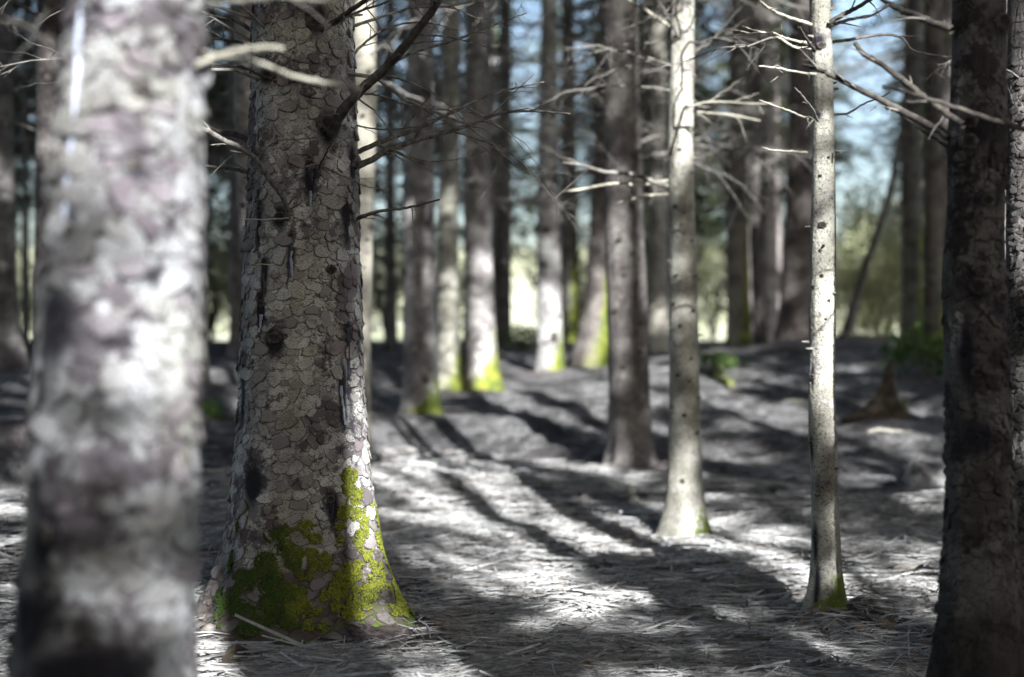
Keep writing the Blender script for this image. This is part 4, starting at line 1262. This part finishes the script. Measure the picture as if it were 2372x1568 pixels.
# ------------------------------------------------------------------ far trunks closing the wood, clear of the gaps where the sky comes through
GAPS = [(36, 80), (482, 520), (1186, 1240), (872, 924), (1036, 1072), (1310, 1345), (1622, 1676), (1945, 2082)]
placed = []
rf = random.Random(99)
tries = 0
while len(placed) < 190 and tries < 30000:
    tries += 1
    d = rf.uniform(20, 46)
    px = rf.uniform(-250, 2620)
    x = (px - CX) / F_PX * d
    w = rf.uniform(0.10, 0.17) / d * F_PX
    w2 = w + 0.30 / d * F_PX
    if any(a - w2 < px < b + w2 for a, b in GAPS) or 1780 < px < 1900 or 1440 < px < 1500 or any(abs(x * math.cos(SUN_AZ) + d * math.sin(SUN_AZ) - q) < 0.4 for q in (9.54, 8.58, 11.4, 13.1, 14.3)):
        continue
    if any((x - q[0]) ** 2 + (d - q[1]) ** 2 < 0.8 for q in placed) or any((x - T.base[0]) ** 2 + (d - T.base[1]) ** 2 < 1.5 for _, T in MID):
        continue
    placed.append((x, d))
    z0 = gz(x, d)
    pyb = CY + (EYE - z0) / d * F_PX
    lean = rf.uniform(-8, 8)
    tone = rf.choice([(0.55, 0.5, 0.5), (0.8, 0.77, 0.75), (1.05, 1.02, 1.0), (1.2, 1.18, 1.15)])
    mid_tree('far', 'slender blurred spruce trunk far back in the wood', d, [(pyb - 900, px - w * 0.75 + lean, px + w * 0.75 + lean), (pyb - 300, px - w * 0.9, px + w * 0.9), (pyb, px - w, px + w)], 300 + len(placed), BARK, tone,
             nb=0, knots=0, top=rf.uniform(9.5, 12.5), flare=0.3, moss=rf.uniform(0.0, 0.6), moss_h=0.6, side=rf.uniform(0.2, 1.2), nseg=14, crown=rf.uniform(1.8, 5.0), cs=rf.uniform(0.5, 1.0), group='far trunks closing the wood')

print('far trunks', len(placed), tries)
# unseen trees added round the viewer, outside the frame, to block sun and sky
S2 = (math.sin(-SUN_AZ), math.cos(SUN_AZ))      # the way shadows run on the ground
OUT = [  # across the sun's path, along it, girth, crown base, crown spread, height, with dead branches
    (0.71, -4.2, 0.60, 7.5, 0.45, 20, 1), (2.30, -3.6, 0.24, 12, 0.2, 13, 0), (-2.0, -4.5, 0.34, 4.2, 1.0, 13, 1), (1.36, -7.0, 0.26, 6.5, 0.5, 14, 0), (3.15, -5.5, 0.08, 6.3, 0.35, 7.4, 0), (3.2, -6.0, 0.09, 9.4, 0.45, 11.6, 0), (-0.95, -4.4, 0.2, 3.0, 0.45, 9.0, 0), (-2.0, -3.0, 0.2, 2.4, 0.6, 8.0, 0), (2.95, -6.6, 0.07, 8.0, 0.3, 10.6, 0), (-0.40, -4.6, 0.07, 4.6, 0.65, 7.6, 2), (-0.45, -5.8, 0.06, 3.9, 0.75, 4.95, 2), (1.4, -5.2, 0.07, 3.7, 0.55, 5.3, 0), (2.5, -5.0, 0.07, 3.6, 0.7, 5.15, 0), (3.9, -5.2, 0.07, 4.2, 0.5, 7.8, 0), (5.0, -6.0, 0.09, 4.4, 0.65, 8.4, 0), (6.2, -4.5, 0.1, 4.0, 0.75, 7.9, 0), (7.8, -5.5, 0.1, 4.2, 0.8, 8.6, 0), (-2.6, -3.2, 0.36, 4.0, 1.4, 13, 1),
    (3.8, -5.5, 0.26, 13.5, 1.7, 22, 0), (5.3, -3.0, 0.2, 13.8, 1.7, 22, 0), (7.0, -4.5, 0.2, 13.8, 1.7, 22, 0), (1.25, -1.6, 0.2, 10.8, 1.7, 20, 0), (-4.4, -1.0, 0.34, 4.0, 1.4, 13, 1), (8.2, -1.5, 0.34, 5.0, 1.4, 13, 1), (-6.3, 3.0, 0.3, 4.0, 1.4, 13, 1), (-2.0, -9.0, 0.3, 4.0, 1.4, 13, 1), (10.5, 2.5, 0.3, 4.0, 1.4, 13, 1),
    (-5.5, -6.0, 0.3, 3.0, 1.4, 13, 1), (-8.0, 0.0, 0.3, 3.0, 1.4, 13, 1), (12.0, -3.0, 0.3, 3.5, 1.4, 13, 1), (-8.5, 7.0, 0.3, 3.0, 1.4, 13, 1), (13.0, 6.0, 0.3, 3.5, 1.4, 13, 1), (-4.5, -12, 0.3, 3.0, 1.4, 12, 1)]
_ro = random.Random(41)
for k in range(16):      # tall shade trees added left, right and over the viewer
    OUT.append((_ro.uniform(-10, -1.6), _ro.uniform(-9, -1), 0.3, 9.0, 1.8, 21, 0))
for k in range(7):
    OUT.append((_ro.uniform(9.5, 15), _ro.uniform(-9, 0), 0.3, 5.5, 1.6, 13.5, 0))
for k in range(16):
    yy = 1.5 + 1.7 * k
    if k % 2 and yy > 14:
        continue
    xx = (0.40 * yy + 1.6 + _ro.uniform(0, 1.5)) * (1 if k % 2 else -1)
    OUT.append((xx * math.cos(SUN_AZ) + yy * math.sin(SUN_AZ), -xx * math.sin(SUN_AZ) + yy * math.cos(SUN_AZ), 0.3, (11.5 if yy < 15 else 5.0) if k % 2 else 6.5, 1.5, 19 if yy < 15 or k % 2 == 0 else 11, 0))
for k in range(26):      # a wall of trees added behind to block low sky, kept below the sun
    OUT.append((-16 + 34 * k / 25 + _ro.uniform(-0.4, 0.4), _ro.uniform(-27, -20), 0.3, 2.0, 1.6, _ro.uniform(8.0, 10.5), 0))
for i, (u, v, dia, cz, cs, top, dead) in enumerate(OUT):
    x, y = u * math.cos(SUN_AZ) + v * S2[0], u * math.sin(SUN_AZ) + v * S2[1]
    T = Trunk.__new__(Trunk)
    T = Trunk(8.0, [(-400, CX - 40, CX + 40), (1100, CX - 50, CX + 50)], 500 + i, top=top, flare=0.3, foot=0.0)
    T.rr = T.rr * (dia / 2 / 0.12)
    T.base = np.array([x, y, gz(x, y)])
    e = tree_root('spruce_tree', T, 'unseen spruce added beside or behind the viewer to shade the scene', group='added shade trees outside the frame')
    obj('trunk', T.mesh(BARK, 20, 0.15, 5.0), e)
    r = random.Random(i)
    for q in range(2 if dead == 1 else 0):
        o = obj('dead_branches', r.choice(CLOUDS if q else CLOUDS_LOW), e, mat4=Matrix.Rotation(r.random() * 6.28, 4, 'Z'))
        o['kind'] = 'stuff'
    if cs > 0.3:
        add_crown(e, T, cz, cs, {2: SPARSE, 3: DAPPLE}.get(dead))

# ------------------------------------------------------------------ sunlit bushes at the edge of the wood
def bush_mesh(seed, H, R, n, mat, leaf=0.06):
    rng = np.random.default_rng(seed)
    mb = MB()
    for s in range(9):
        a = rng.uniform(0, 6.28)
        t = np.linspace(0, 1, 6)
        q = np.stack([np.cos(a) * R * 0.8 * t ** 1.4, np.sin(a) * R * 0.8 * t ** 1.4, H * 0.95 * t * rng.uniform(0.6, 1)], 1) + rng.normal(0, 0.03 * R, (6, 3))
        mb.add(*tube(q, 0.012 * H * (1 - 0.8 * t) + 0.003, 4))
    V, _, f4 = mb.arrays()
    stem = mesh_np('stem', V, np.zeros((0, 3), np.int64), f4, TWIG_MAT)
    cl = rng.normal(0, 1, (26, 3))
    cl /= np.linalg.norm(cl, axis=1)[:, None]
    cl = cl * np.array([R, R, H / 2]) * rng.uniform(0.3, 0.9, (26, 1)) + np.array([0, 0, H * 0.55])
    c = cl[rng.integers(0, 26, n)] + rng.normal(0, 1, (n, 3)) * np.array([R, R, H / 2]) * 0.22
    c[:, 2] = np.maximum(c[:, 2], 0.03)
    d = rng.normal(0, 1, (n, 3))
    d /= np.linalg.norm(d, axis=1)[:, None]
    w = np.cross(d, rng.normal(0, 1, (n, 3)))
    w /= np.linalg.norm(w, axis=1)[:, None]
    L = leaf * rng.uniform(0.6, 1.3, (n, 1))
    V = np.stack([c, c + d * L * 0.5 + w * L * 0.3, c + d * L, c + d * L * 0.5 - w * L * 0.3], 1).reshape(-1, 3)
    return stem, mesh_np('leaves', V, np.zeros((0, 3), np.int64), np.arange(n * 4).reshape(-1, 4), mat, False)


B1 = [bush_mesh(i, 3.2, 1.1, 5200, LEAF_MAT, 0.085) for i in (1, 2)]


def bush(me, px, d, s, label, name='leafy_bush', group=None, sz=1.0):
    x = (px - CX) / F_PX * d
    e = bpy.data.objects.new(name, None)
    COL.objects.link(e)
    e.location = (x, d, gz(x, d) - 0.02)
    e.scale = (s, s, s * sz)
    e.rotation_euler.z = px
    tag(e, label, 'bush', group)
    obj('stem', me[0], e)
    o = obj('leaves', me[1], e)
    o['kind'] = 'stuff'
    return e


for i, (px, d, s) in enumerate(((1975, 27, 0.9), (2055, 31, 1.1), (2030, 24, 0.55), (1650, 33, 0.9), (1100, 36, 0.9), (490, 36, 1.0), (1330, 37, 0.7), (2240, 30, 1.0), (820, 37, 0.9), (900, 41, 1.2), (1010, 43, 1.1), (1290, 33, 0.8), (1420, 40, 1.1), (1560, 41, 1.2), (1730, 38, 1.1), (1820, 42, 1.2), (1900, 40, 1.0), (2090, 42, 1.2), (2180, 38, 1.0), (560, 42, 1.1), (430, 41, 1.0), (1480, 30, 0.6), (2010, 36, 0.9), (-60, 38, 1.1), (60, 43, 0.9), (2330, 40, 1.0))):
    bush(B1[i % 2], px, d, s, 'pale leafy bush out of focus in the light at the edge of the wood', group='pale bushes at the wood edge')
B2 = bush_mesh(5, 0.5, 0.42, 900, HERB_MAT, 0.06)
bush(B2, 2150, 13.5, 1.0, 'low green undergrowth bush left of the dark edge spruce', 'undergrowth_bush')
bush(B2, 1660, 14.5, 0.5, 'small green tuft behind the knotty pale trunk on the mound', 'undergrowth_bush')
bush(B2, 484, 11.5, 0.35, 'small green tuft beside the blurred near trunk', 'undergrowth_bush')
bush(B2, 1215, 22.0, 0.9, 'dark green low bush at the bottom of the brightest gap', 'undergrowth_bush')
bush(B2, 770, 20.0, 0.8, 'low green bush glimpsed behind the scaly spruce', 'undergrowth_bush')


# ------------------------------------------------------------------ stump, rock, log
def lumpy(name, mat, seed, rx, ry, rz, amp=0.3, fr=3.0, nu=28, nv=16):
    u = np.arange(nu) / nu * 2 * PI
    v = np.linspace(-PI / 2, PI / 2, nv)
    Vv, U = np.meshgrid(v, u, indexing='ij')
    q = np.stack([np.cos(Vv) * np.cos(U), np.cos(Vv) * np.sin(U), np.sin(Vv)], -1).reshape(-1, 3)
    k = 1 + amp * 2 * (fbm(q * fr + seed, seed, 4) - 0.5)
    V = q * k[:, None] * np.array([rx, ry, rz])
    i = np.arange(nv - 1)[:, None] * nu
    j = np.arange(nu)[None]
    F = np.stack([i + j, i + (j + 1) % nu, i + nu + (j + 1) % nu, i + nu + j], -1).reshape(-1, 4)
    return mesh_np(name, V, np.zeros((0, 3), np.int64), F, mat)


def stump():
    p = on_ground(2045, 965)
    d = p[1]
    e = bpy.data.objects.new('tree_stump', None)
    COL.objects.link(e)
    e.location = p
    tag(e, 'rotten mossy stump with one jagged splinter standing on the slope', 'stump')
    rng = np.random.default_rng(4)
    n, rows = 26, 10
    th = np.arange(n) / n * 2 * PI
    V = []
    for k in range(rows):
        t = k / (rows - 1)
        spike = 0.08 + 0.36 * np.exp(-((np.angle(np.exp(1j * (th + 1.2)))) / 0.95) ** 2) + 0.04 * rng.random(n)
        h = -0.08 + (spike + 0.08) * t
        r = 0.11 + 0.22 * np.exp(-np.maximum(h, 0) / 0.06) * (0.75 + 0.35 * np.cos(3 * th + 2.6)) - 0.02 * t
        V.append(np.stack([np.cos(th) * r, np.sin(th) * r, h], 1))
    inner = np.stack([np.cos(th) * 0.045, np.sin(th) * 0.045, np.full(n, 0.05)], 1)
    V = np.vstack(V + [inner])
    i = np.arange(rows)[:, None] * n
    j = np.arange(n)[None]
    F = np.stack([i + j, i + (j + 1) % n, i + n + (j + 1) % n, i + n + j], -1).reshape(-1, 4)
    obj('stump_wood', mesh_np('stump_wood', V, np.zeros((0, 3), np.int64), F, STUMP_MAT), e)
    o = obj('moss', lumpy('moss', MOSSY_WOOD, 9, 0.06, 0.06, 0.07, 0.4), e, loc=(0.12, -0.04, 0.06))


stump()
p = on_ground(2150, 1125)
o = obj('boulder', lumpy('boulder', ROCK_MAT, 12, 0.17, 0.16, 0.13, 0.35, 2.4), None, loc=(p[0], p[1] + 0.05, p[2] + 0.01))
tag(o, 'pale lichen grey boulder beside the dark edge spruce', 'boulder')


def log_between(a, b, r, mat, label, name, cat, sides=9, seed=0, lift=0.6, group=None):
    rng = np.random.default_rng(seed)
    t = np.linspace(0, 1, 12)[:, None]
    pts = a * (1 - t) + b * t
    pts[:, 2] = ground_z(pts[:, 0], pts[:, 1]) + r * lift
    pts += rng.normal(0, r * 0.25, pts.shape)
    o0 = pts.mean(0)
    rad = r * (1 + 0.25 * (rng.random(12) - 0.5)) * np.linspace(1.05, 0.75, 12)
    V, F = tube(pts - o0, rad, sides)
    mb = MB()
    mb.add(V, F)
    for ring, c in ((0, pts[0] - o0), (11, pts[-1] - o0)):
        idx = np.arange(sides) + ring * sides
        base = mb.n
        mb.add(np.vstack([V[idx], c[None]]), np.stack([np.arange(sides), (np.arange(sides) + 1) % sides, np.full(sides, sides)], 1))
    o = obj(name, mb.mesh(name, mat), None, loc=o0)
    return tag(o, label, cat, group)


log_between(on_ground(1655, 862), on_ground(1692, 905), 0.05, MOSSY_WOOD, 'short mossy log lying on the mound behind the knotty pale trunk', 'fallen_log', 'log')
log_between(on_ground(1395, 1120), on_ground(1462, 1150), 0.03, PALE_TWIG, 'bleached root stub running from the foot of the scarred trunk', 'fallen_branch', 'branch', seed=2)
log_between(on_ground(1465, 1165), on_ground(1500, 1215), 0.025, PALE_TWIG, 'bleached broken branch below the scarred trunk on its mound', 'fallen_branch', 'branch', seed=3)
log_between(on_ground(530, 1560), on_ground(560, 1525), 0.035, STUMP_MAT, 'reddish brown root piece left of the moss covered foot', 'fallen_branch', 'branch', seed=4)
log_between(on_ground(1211, 1388), on_ground(1509, 1466), 0.007, MOSSY_WOOD, 'long green mossy stick lying in the middle of the path', 'fallen_stick', 'stick', 6, 5)
log_between(on_ground(1311, 1263), on_ground(1400, 1306), 0.011, BRANCH_DARK, 'dark straight stick lying along the sunlit band', 'fallen_stick', 'stick', 6, 6)
log_between(on_ground(1266, 1326), on_ground(1284, 1366), 0.007, BRANCH_DARK, 'short curved dark stick lying in the sunlight', 'fallen_stick', 'stick', 6, 7)
log_between(on_ground(1211, 1418), on_ground(1243, 1476), 0.006, TWIG_MAT, 'grey bent stick lying near the right of the mossy foot', 'fallen_stick', 'stick', 6, 8)
log_between(on_ground(2010, 1008), on_ground(2110, 1005), 0.010, PALE_TWIG, 'pale thin branch lying below the rotten stump', 'fallen_stick', 'stick', 6, 9)


# ------------------------------------------------------------------ litter: single sticks and cones, then the needle mat
def scatter(n, y0, y1, seed, x0=-150, x1=2500, pw=1.0):
    r = np.random.default_rng(seed)
    py = y0 + (y1 - y0) * r.random(n) ** pw
    px = r.uniform(x0, x1, n)
    d = EYE * F_PX / (py - CY)
    x = (px - CX) / F_PX * d
    for _ in range(3):
        z = ground_z(x, d, False)
        d = (EYE - z) * F_PX / (py - CY)
        x = (px - CX) / F_PX * d
    return x, d


def stick_proto(seed):
    r = np.random.default_rng(seed)
    t = np.linspace(-0.5, 0.5, 7)
    bend = r.normal(0, 0.16)
    pts = np.stack([t, bend * (t * t * 4 - 0.5) * 0.5 + r.normal(0, 0.012, 7), 0.05 * r.normal(0, 0.5, 7)], 1)
    mb = MB()
    mb.add(*tube(pts, 0.013 * (1.1 - (t + 0.5) * 0.6), 5))
    for k in range(r.integers(0, 3)):
        i = r.integers(1, 6)
        q, rr = twig_line(r, pts[i], np.array([0.7, r.choice([-0.7, 0.7]), 0.12]), r.uniform(0.12, 0.35), 0.008, 4, 0.1)
        mb.add(*tube(q, rr, 4))
    return mb.mesh('fallen_twig', STICK_MAT)


STICKS = [stick_proto(i) for i in range(8)]
xs, ys = scatter(210, 985, 1580, 3, pw=0.8)
zs = ground_z(xs, ys)
for i in range(len(xs)):
    if (xs[i] + 0.71) ** 2 + (ys[i] - 4.9) ** 2 < 0.14:
        continue
    L = rnd.uniform(0.10, 0.42)
    o = obj('fallen_twig', rnd.choice(STICKS), None, mat4=Matrix.Translation((xs[i], ys[i], zs[i] + 0.008)) @ Matrix.Rotation(rnd.uniform(0, 6.28), 4, 'Z') @ Matrix.Rotation(rnd.uniform(-0.12, 0.12), 4, 'Y') @ Matrix.Diagonal((L, L, L, 1)))
    tag(o, 'dry grey twig lying among the needles on the forest floor', 'twig', 'fallen twigs on the forest floor')


def cone_mesh(seed):
    """a fallen spruce cone: a spindle of overlapping scales"""
    r = np.random.default_rng(seed)
    V, F = [], []
    rows, per = 7, 6
    for k in range(rows):
        t = (k + 0.5) / rows
        rad = 0.30 * math.sin(PI * (0.12 + 0.8 * t)) + 0.04
        for j in range(per):
            a = (j + 0.5 * (k % 2)) / per * 2 * PI
            ca, sa = np.cos(a), np.sin(a)
            c = np.array([t - 0.5, ca * rad, sa * rad])
            tip = np.array([t - 0.5 + 0.17, ca * rad * 1.25, sa * rad * 1.25])
            side = np.array([0, -sa, ca]) * rad * 0.62
            b = len(V)
            inn = np.array([t - 0.5 - 0.05, ca * rad * 0.55, sa * rad * 0.55])
            V += [inn + side * 0.8, inn - side * 0.8, c - side * 1.05 + [0.06, 0, 0], tip, c + side * 1.05 + [0.06, 0, 0]]
            F += [[b, b + 1, b + 2], [b, b + 2, b + 3], [b, b + 3, b + 4]]
    return mesh_np('spruce_cone', np.array(V), np.array(F), np.zeros((0, 4), np.int64), CONE_MAT, True)


CONES = [cone_mesh(i) for i in range(3)]
xs, ys = scatter(150, 1060, 1580, 13, x0=850, x1=2250, pw=0.8)
zs = ground_z(xs, ys)
for i in range(len(xs)):
    L = rnd.uniform(0.032, 0.055)
    o = obj('spruce_cone', rnd.choice(CONES), None, mat4=Matrix.Translation((xs[i], ys[i], zs[i] + 0.012)) @ Matrix.Rotation(rnd.uniform(0, 6.28), 4, 'Z') @ Matrix.Rotation(rnd.uniform(-0.3, 0.3), 4, 'Y') @ Matrix.Diagonal((L, L * 0.9, L * 0.9, 1)))
    tag(o, 'small dry spruce cone lying on the forest floor', 'cone', 'fallen spruce cones')


def leaf_mesh():
    V = np.array([[-0.5, 0, 0], [-0.15, 0.26, 0.08], [0.25, 0.22, 0.05], [0.5, 0, 0.12], [0.25, -0.24, 0.10], [-0.15, -0.25, 0.04], [0, 0, -0.03]])
    F = np.array([[0, 6, 1], [1, 6, 2], [2, 6, 3], [3, 6, 4], [4, 6, 5], [5, 6, 0]])
    return mesh_np('fallen_leaf', V, F, np.zeros((0, 4), np.int64), LEAF_LITTER)


LEAF = leaf_mesh()
xs, ys = scatter(34, 1200, 1570, 17, x0=900, x1=2150)
zs = ground_z(xs, ys)
for i in range(len(xs)):
    L = rnd.uniform(0.025, 0.05)
    o = obj('fallen_leaf', LEAF, None, mat4=Matrix.Translation((xs[i], ys[i], zs[i] + 0.012)) @ Matrix.Rotation(rnd.uniform(0, 6.28), 4, 'Z') @ Matrix.Rotation(rnd.uniform(-0.4, 0.4), 4, 'X') @ Matrix.Diagonal((L, L, L, 1)))
    tag(o, 'dry orange brown leaf lying on the needles', 'leaf', 'fallen orange leaves')


def litter(n, seed, y0, y1, lmin, lmax, w, name, label, pw=1.0, x0=-250, x1=2650, lift=0.01, mat=STICK_MAT):
    """the mat of needles and fine sticks, far too many to count"""
    r = np.random.default_rng(seed)
    x, y = scatter(n, y0, y1, seed, x0, x1, pw)
    keep = np.ones(n, bool)
    for mx, my, mh, mr in _mounds[:4]:
        keep &= ((x - mx) ** 2 + (y - my) ** 2 > (mr * 0.85) ** 2) | (r.random(n) < 0.12)
    x, y = x[keep], y[keep]
    n = len(x)
    L = lmin * (lmax / lmin) ** (r.random(n) ** 1.8)
    a = r.normal(0.15, 0.85, n)
    dx, dy = np.cos(a) * L / 2, np.sin(a) * L / 2
    bend = r.normal(0, 0.14, n) * L
    P3 = []
    for s in (-1, 0, 1):
        qx = x + dx * s + (-np.sin(a)) * bend * (1 - abs(s))
        qy = y + dy * s + np.cos(a) * bend * (1 - abs(s))
        P3.append((qx, qy))
    zc = ground_z(x, y)
    base = zc + r.random(n) * lift
    tilt = r.normal(0, 0.10, n) * L
    z = [base + tilt * -0.5, base + 0.004, base + tilt * 0.5]
    wd = w * r.uniform(0.5, 1.4, n) * (0.6 + 0.4 * y / 5) * np.clip(L / lmax * 2.0, 0.55, 1.3)
    nx, ny = -np.sin(a) * wd, np.cos(a) * wd
    V = []
    for k in range(3):
        tp = (0.8, 1.0, 0.5)[k]
        qx, qy = P3[k]
        V += [np.stack([qx + nx * tp, qy + ny * tp, z[k]], 1), np.stack([qx - nx * tp, qy - ny * tp, z[k]], 1), np.stack([qx, qy, z[k] + wd * 1.5 * tp], 1)]
    V = np.stack(V, 1).reshape(-1, 3)
    q = []
    for k in (0, 3):
        q += [[k, k + 3, k + 5, k + 2], [k + 1, k + 2, k + 5, k + 4]]
    F = (np.arange(n)[:, None, None] * 9 + np.array(q)[None]).reshape(-1, 4)
    o = obj(name, mesh_np(name, V, np.zeros((0, 3), np.int64), F, mat, False))
    return tag(o, label, 'litter', None, 'stuff')


litter(72000, 71, 1000, 1640, 0.05, 0.27, 0.0019, 'needle_litter', 'mat of grey needles and fine sticks covering the floor', 0.85, lift=0.028)
litter(26000, 72, 840, 1130, 0.12, 0.55, 0.0042, 'distant_needle_litter', 'sticks and needles covering the farther floor')


def clods(n, seed, y0, y1, smin, smax, mat, name, label, pw=1.0):
    """crumbs of humus, bark and cone scraps strewn over the slope"""
    r = np.random.default_rng(seed)
    x, y = scatter(n, y0, y1, seed, -250, 2650, pw)
    s = (smin * (smax / smin) ** r.random(n))[:, None]
    c = np.stack([x, y, ground_z(x, y)], 1)
    a = r.uniform(0, 6.28, n)
    ax = np.stack([np.cos(a), np.sin(a), np.zeros(n)], 1) * r.uniform(0.8, 2.2, (n, 1))
    ay = np.stack([-np.sin(a), np.cos(a), np.zeros(n)], 1)
    up = np.array([0, 0, 1.0])
    V = np.stack([c + ax * s, c + ay * s, c - ax * s, c - ay * s, c + up * s * r.uniform(0.15, 0.35, (n, 1)), c - up * s * 0.5], 1)
    V += r.normal(0, 0.16, V.shape) * s[:, None]
    tri = np.array([[0, 1, 4], [1, 2, 4], [2, 3, 4], [3, 0, 4], [1, 0, 5], [2, 1, 5], [3, 2, 5], [0, 3, 5]])
    F = (np.arange(n)[:, None, None] * 6 + tri[None]).reshape(-1, 3)
    o = obj(name, mesh_np(name, V.reshape(-1, 3), F, np.zeros((0, 4), np.int64), mat, False))
    return tag(o, label, 'litter', None, 'stuff')


CRUMB_MAT = simple('humus_crumb', (0.30, 0.285, 0.27), (0.13, 0.115, 0.105), 8.0, 0.9, 0.0, 0.9, (0.045, 0.037, 0.034))
clods(11000, 91, 815, 1080, 0.015, 0.06, CRUMB_MAT, 'floor_debris', 'crumbs of bark and humus strewn over the farther slope', 1.25)
clods(7000, 92, 1080, 1640, 0.005, 0.018, CRUMB_MAT, 'bark_crumbs', 'small crumbs of bark and cone scales among the needles')
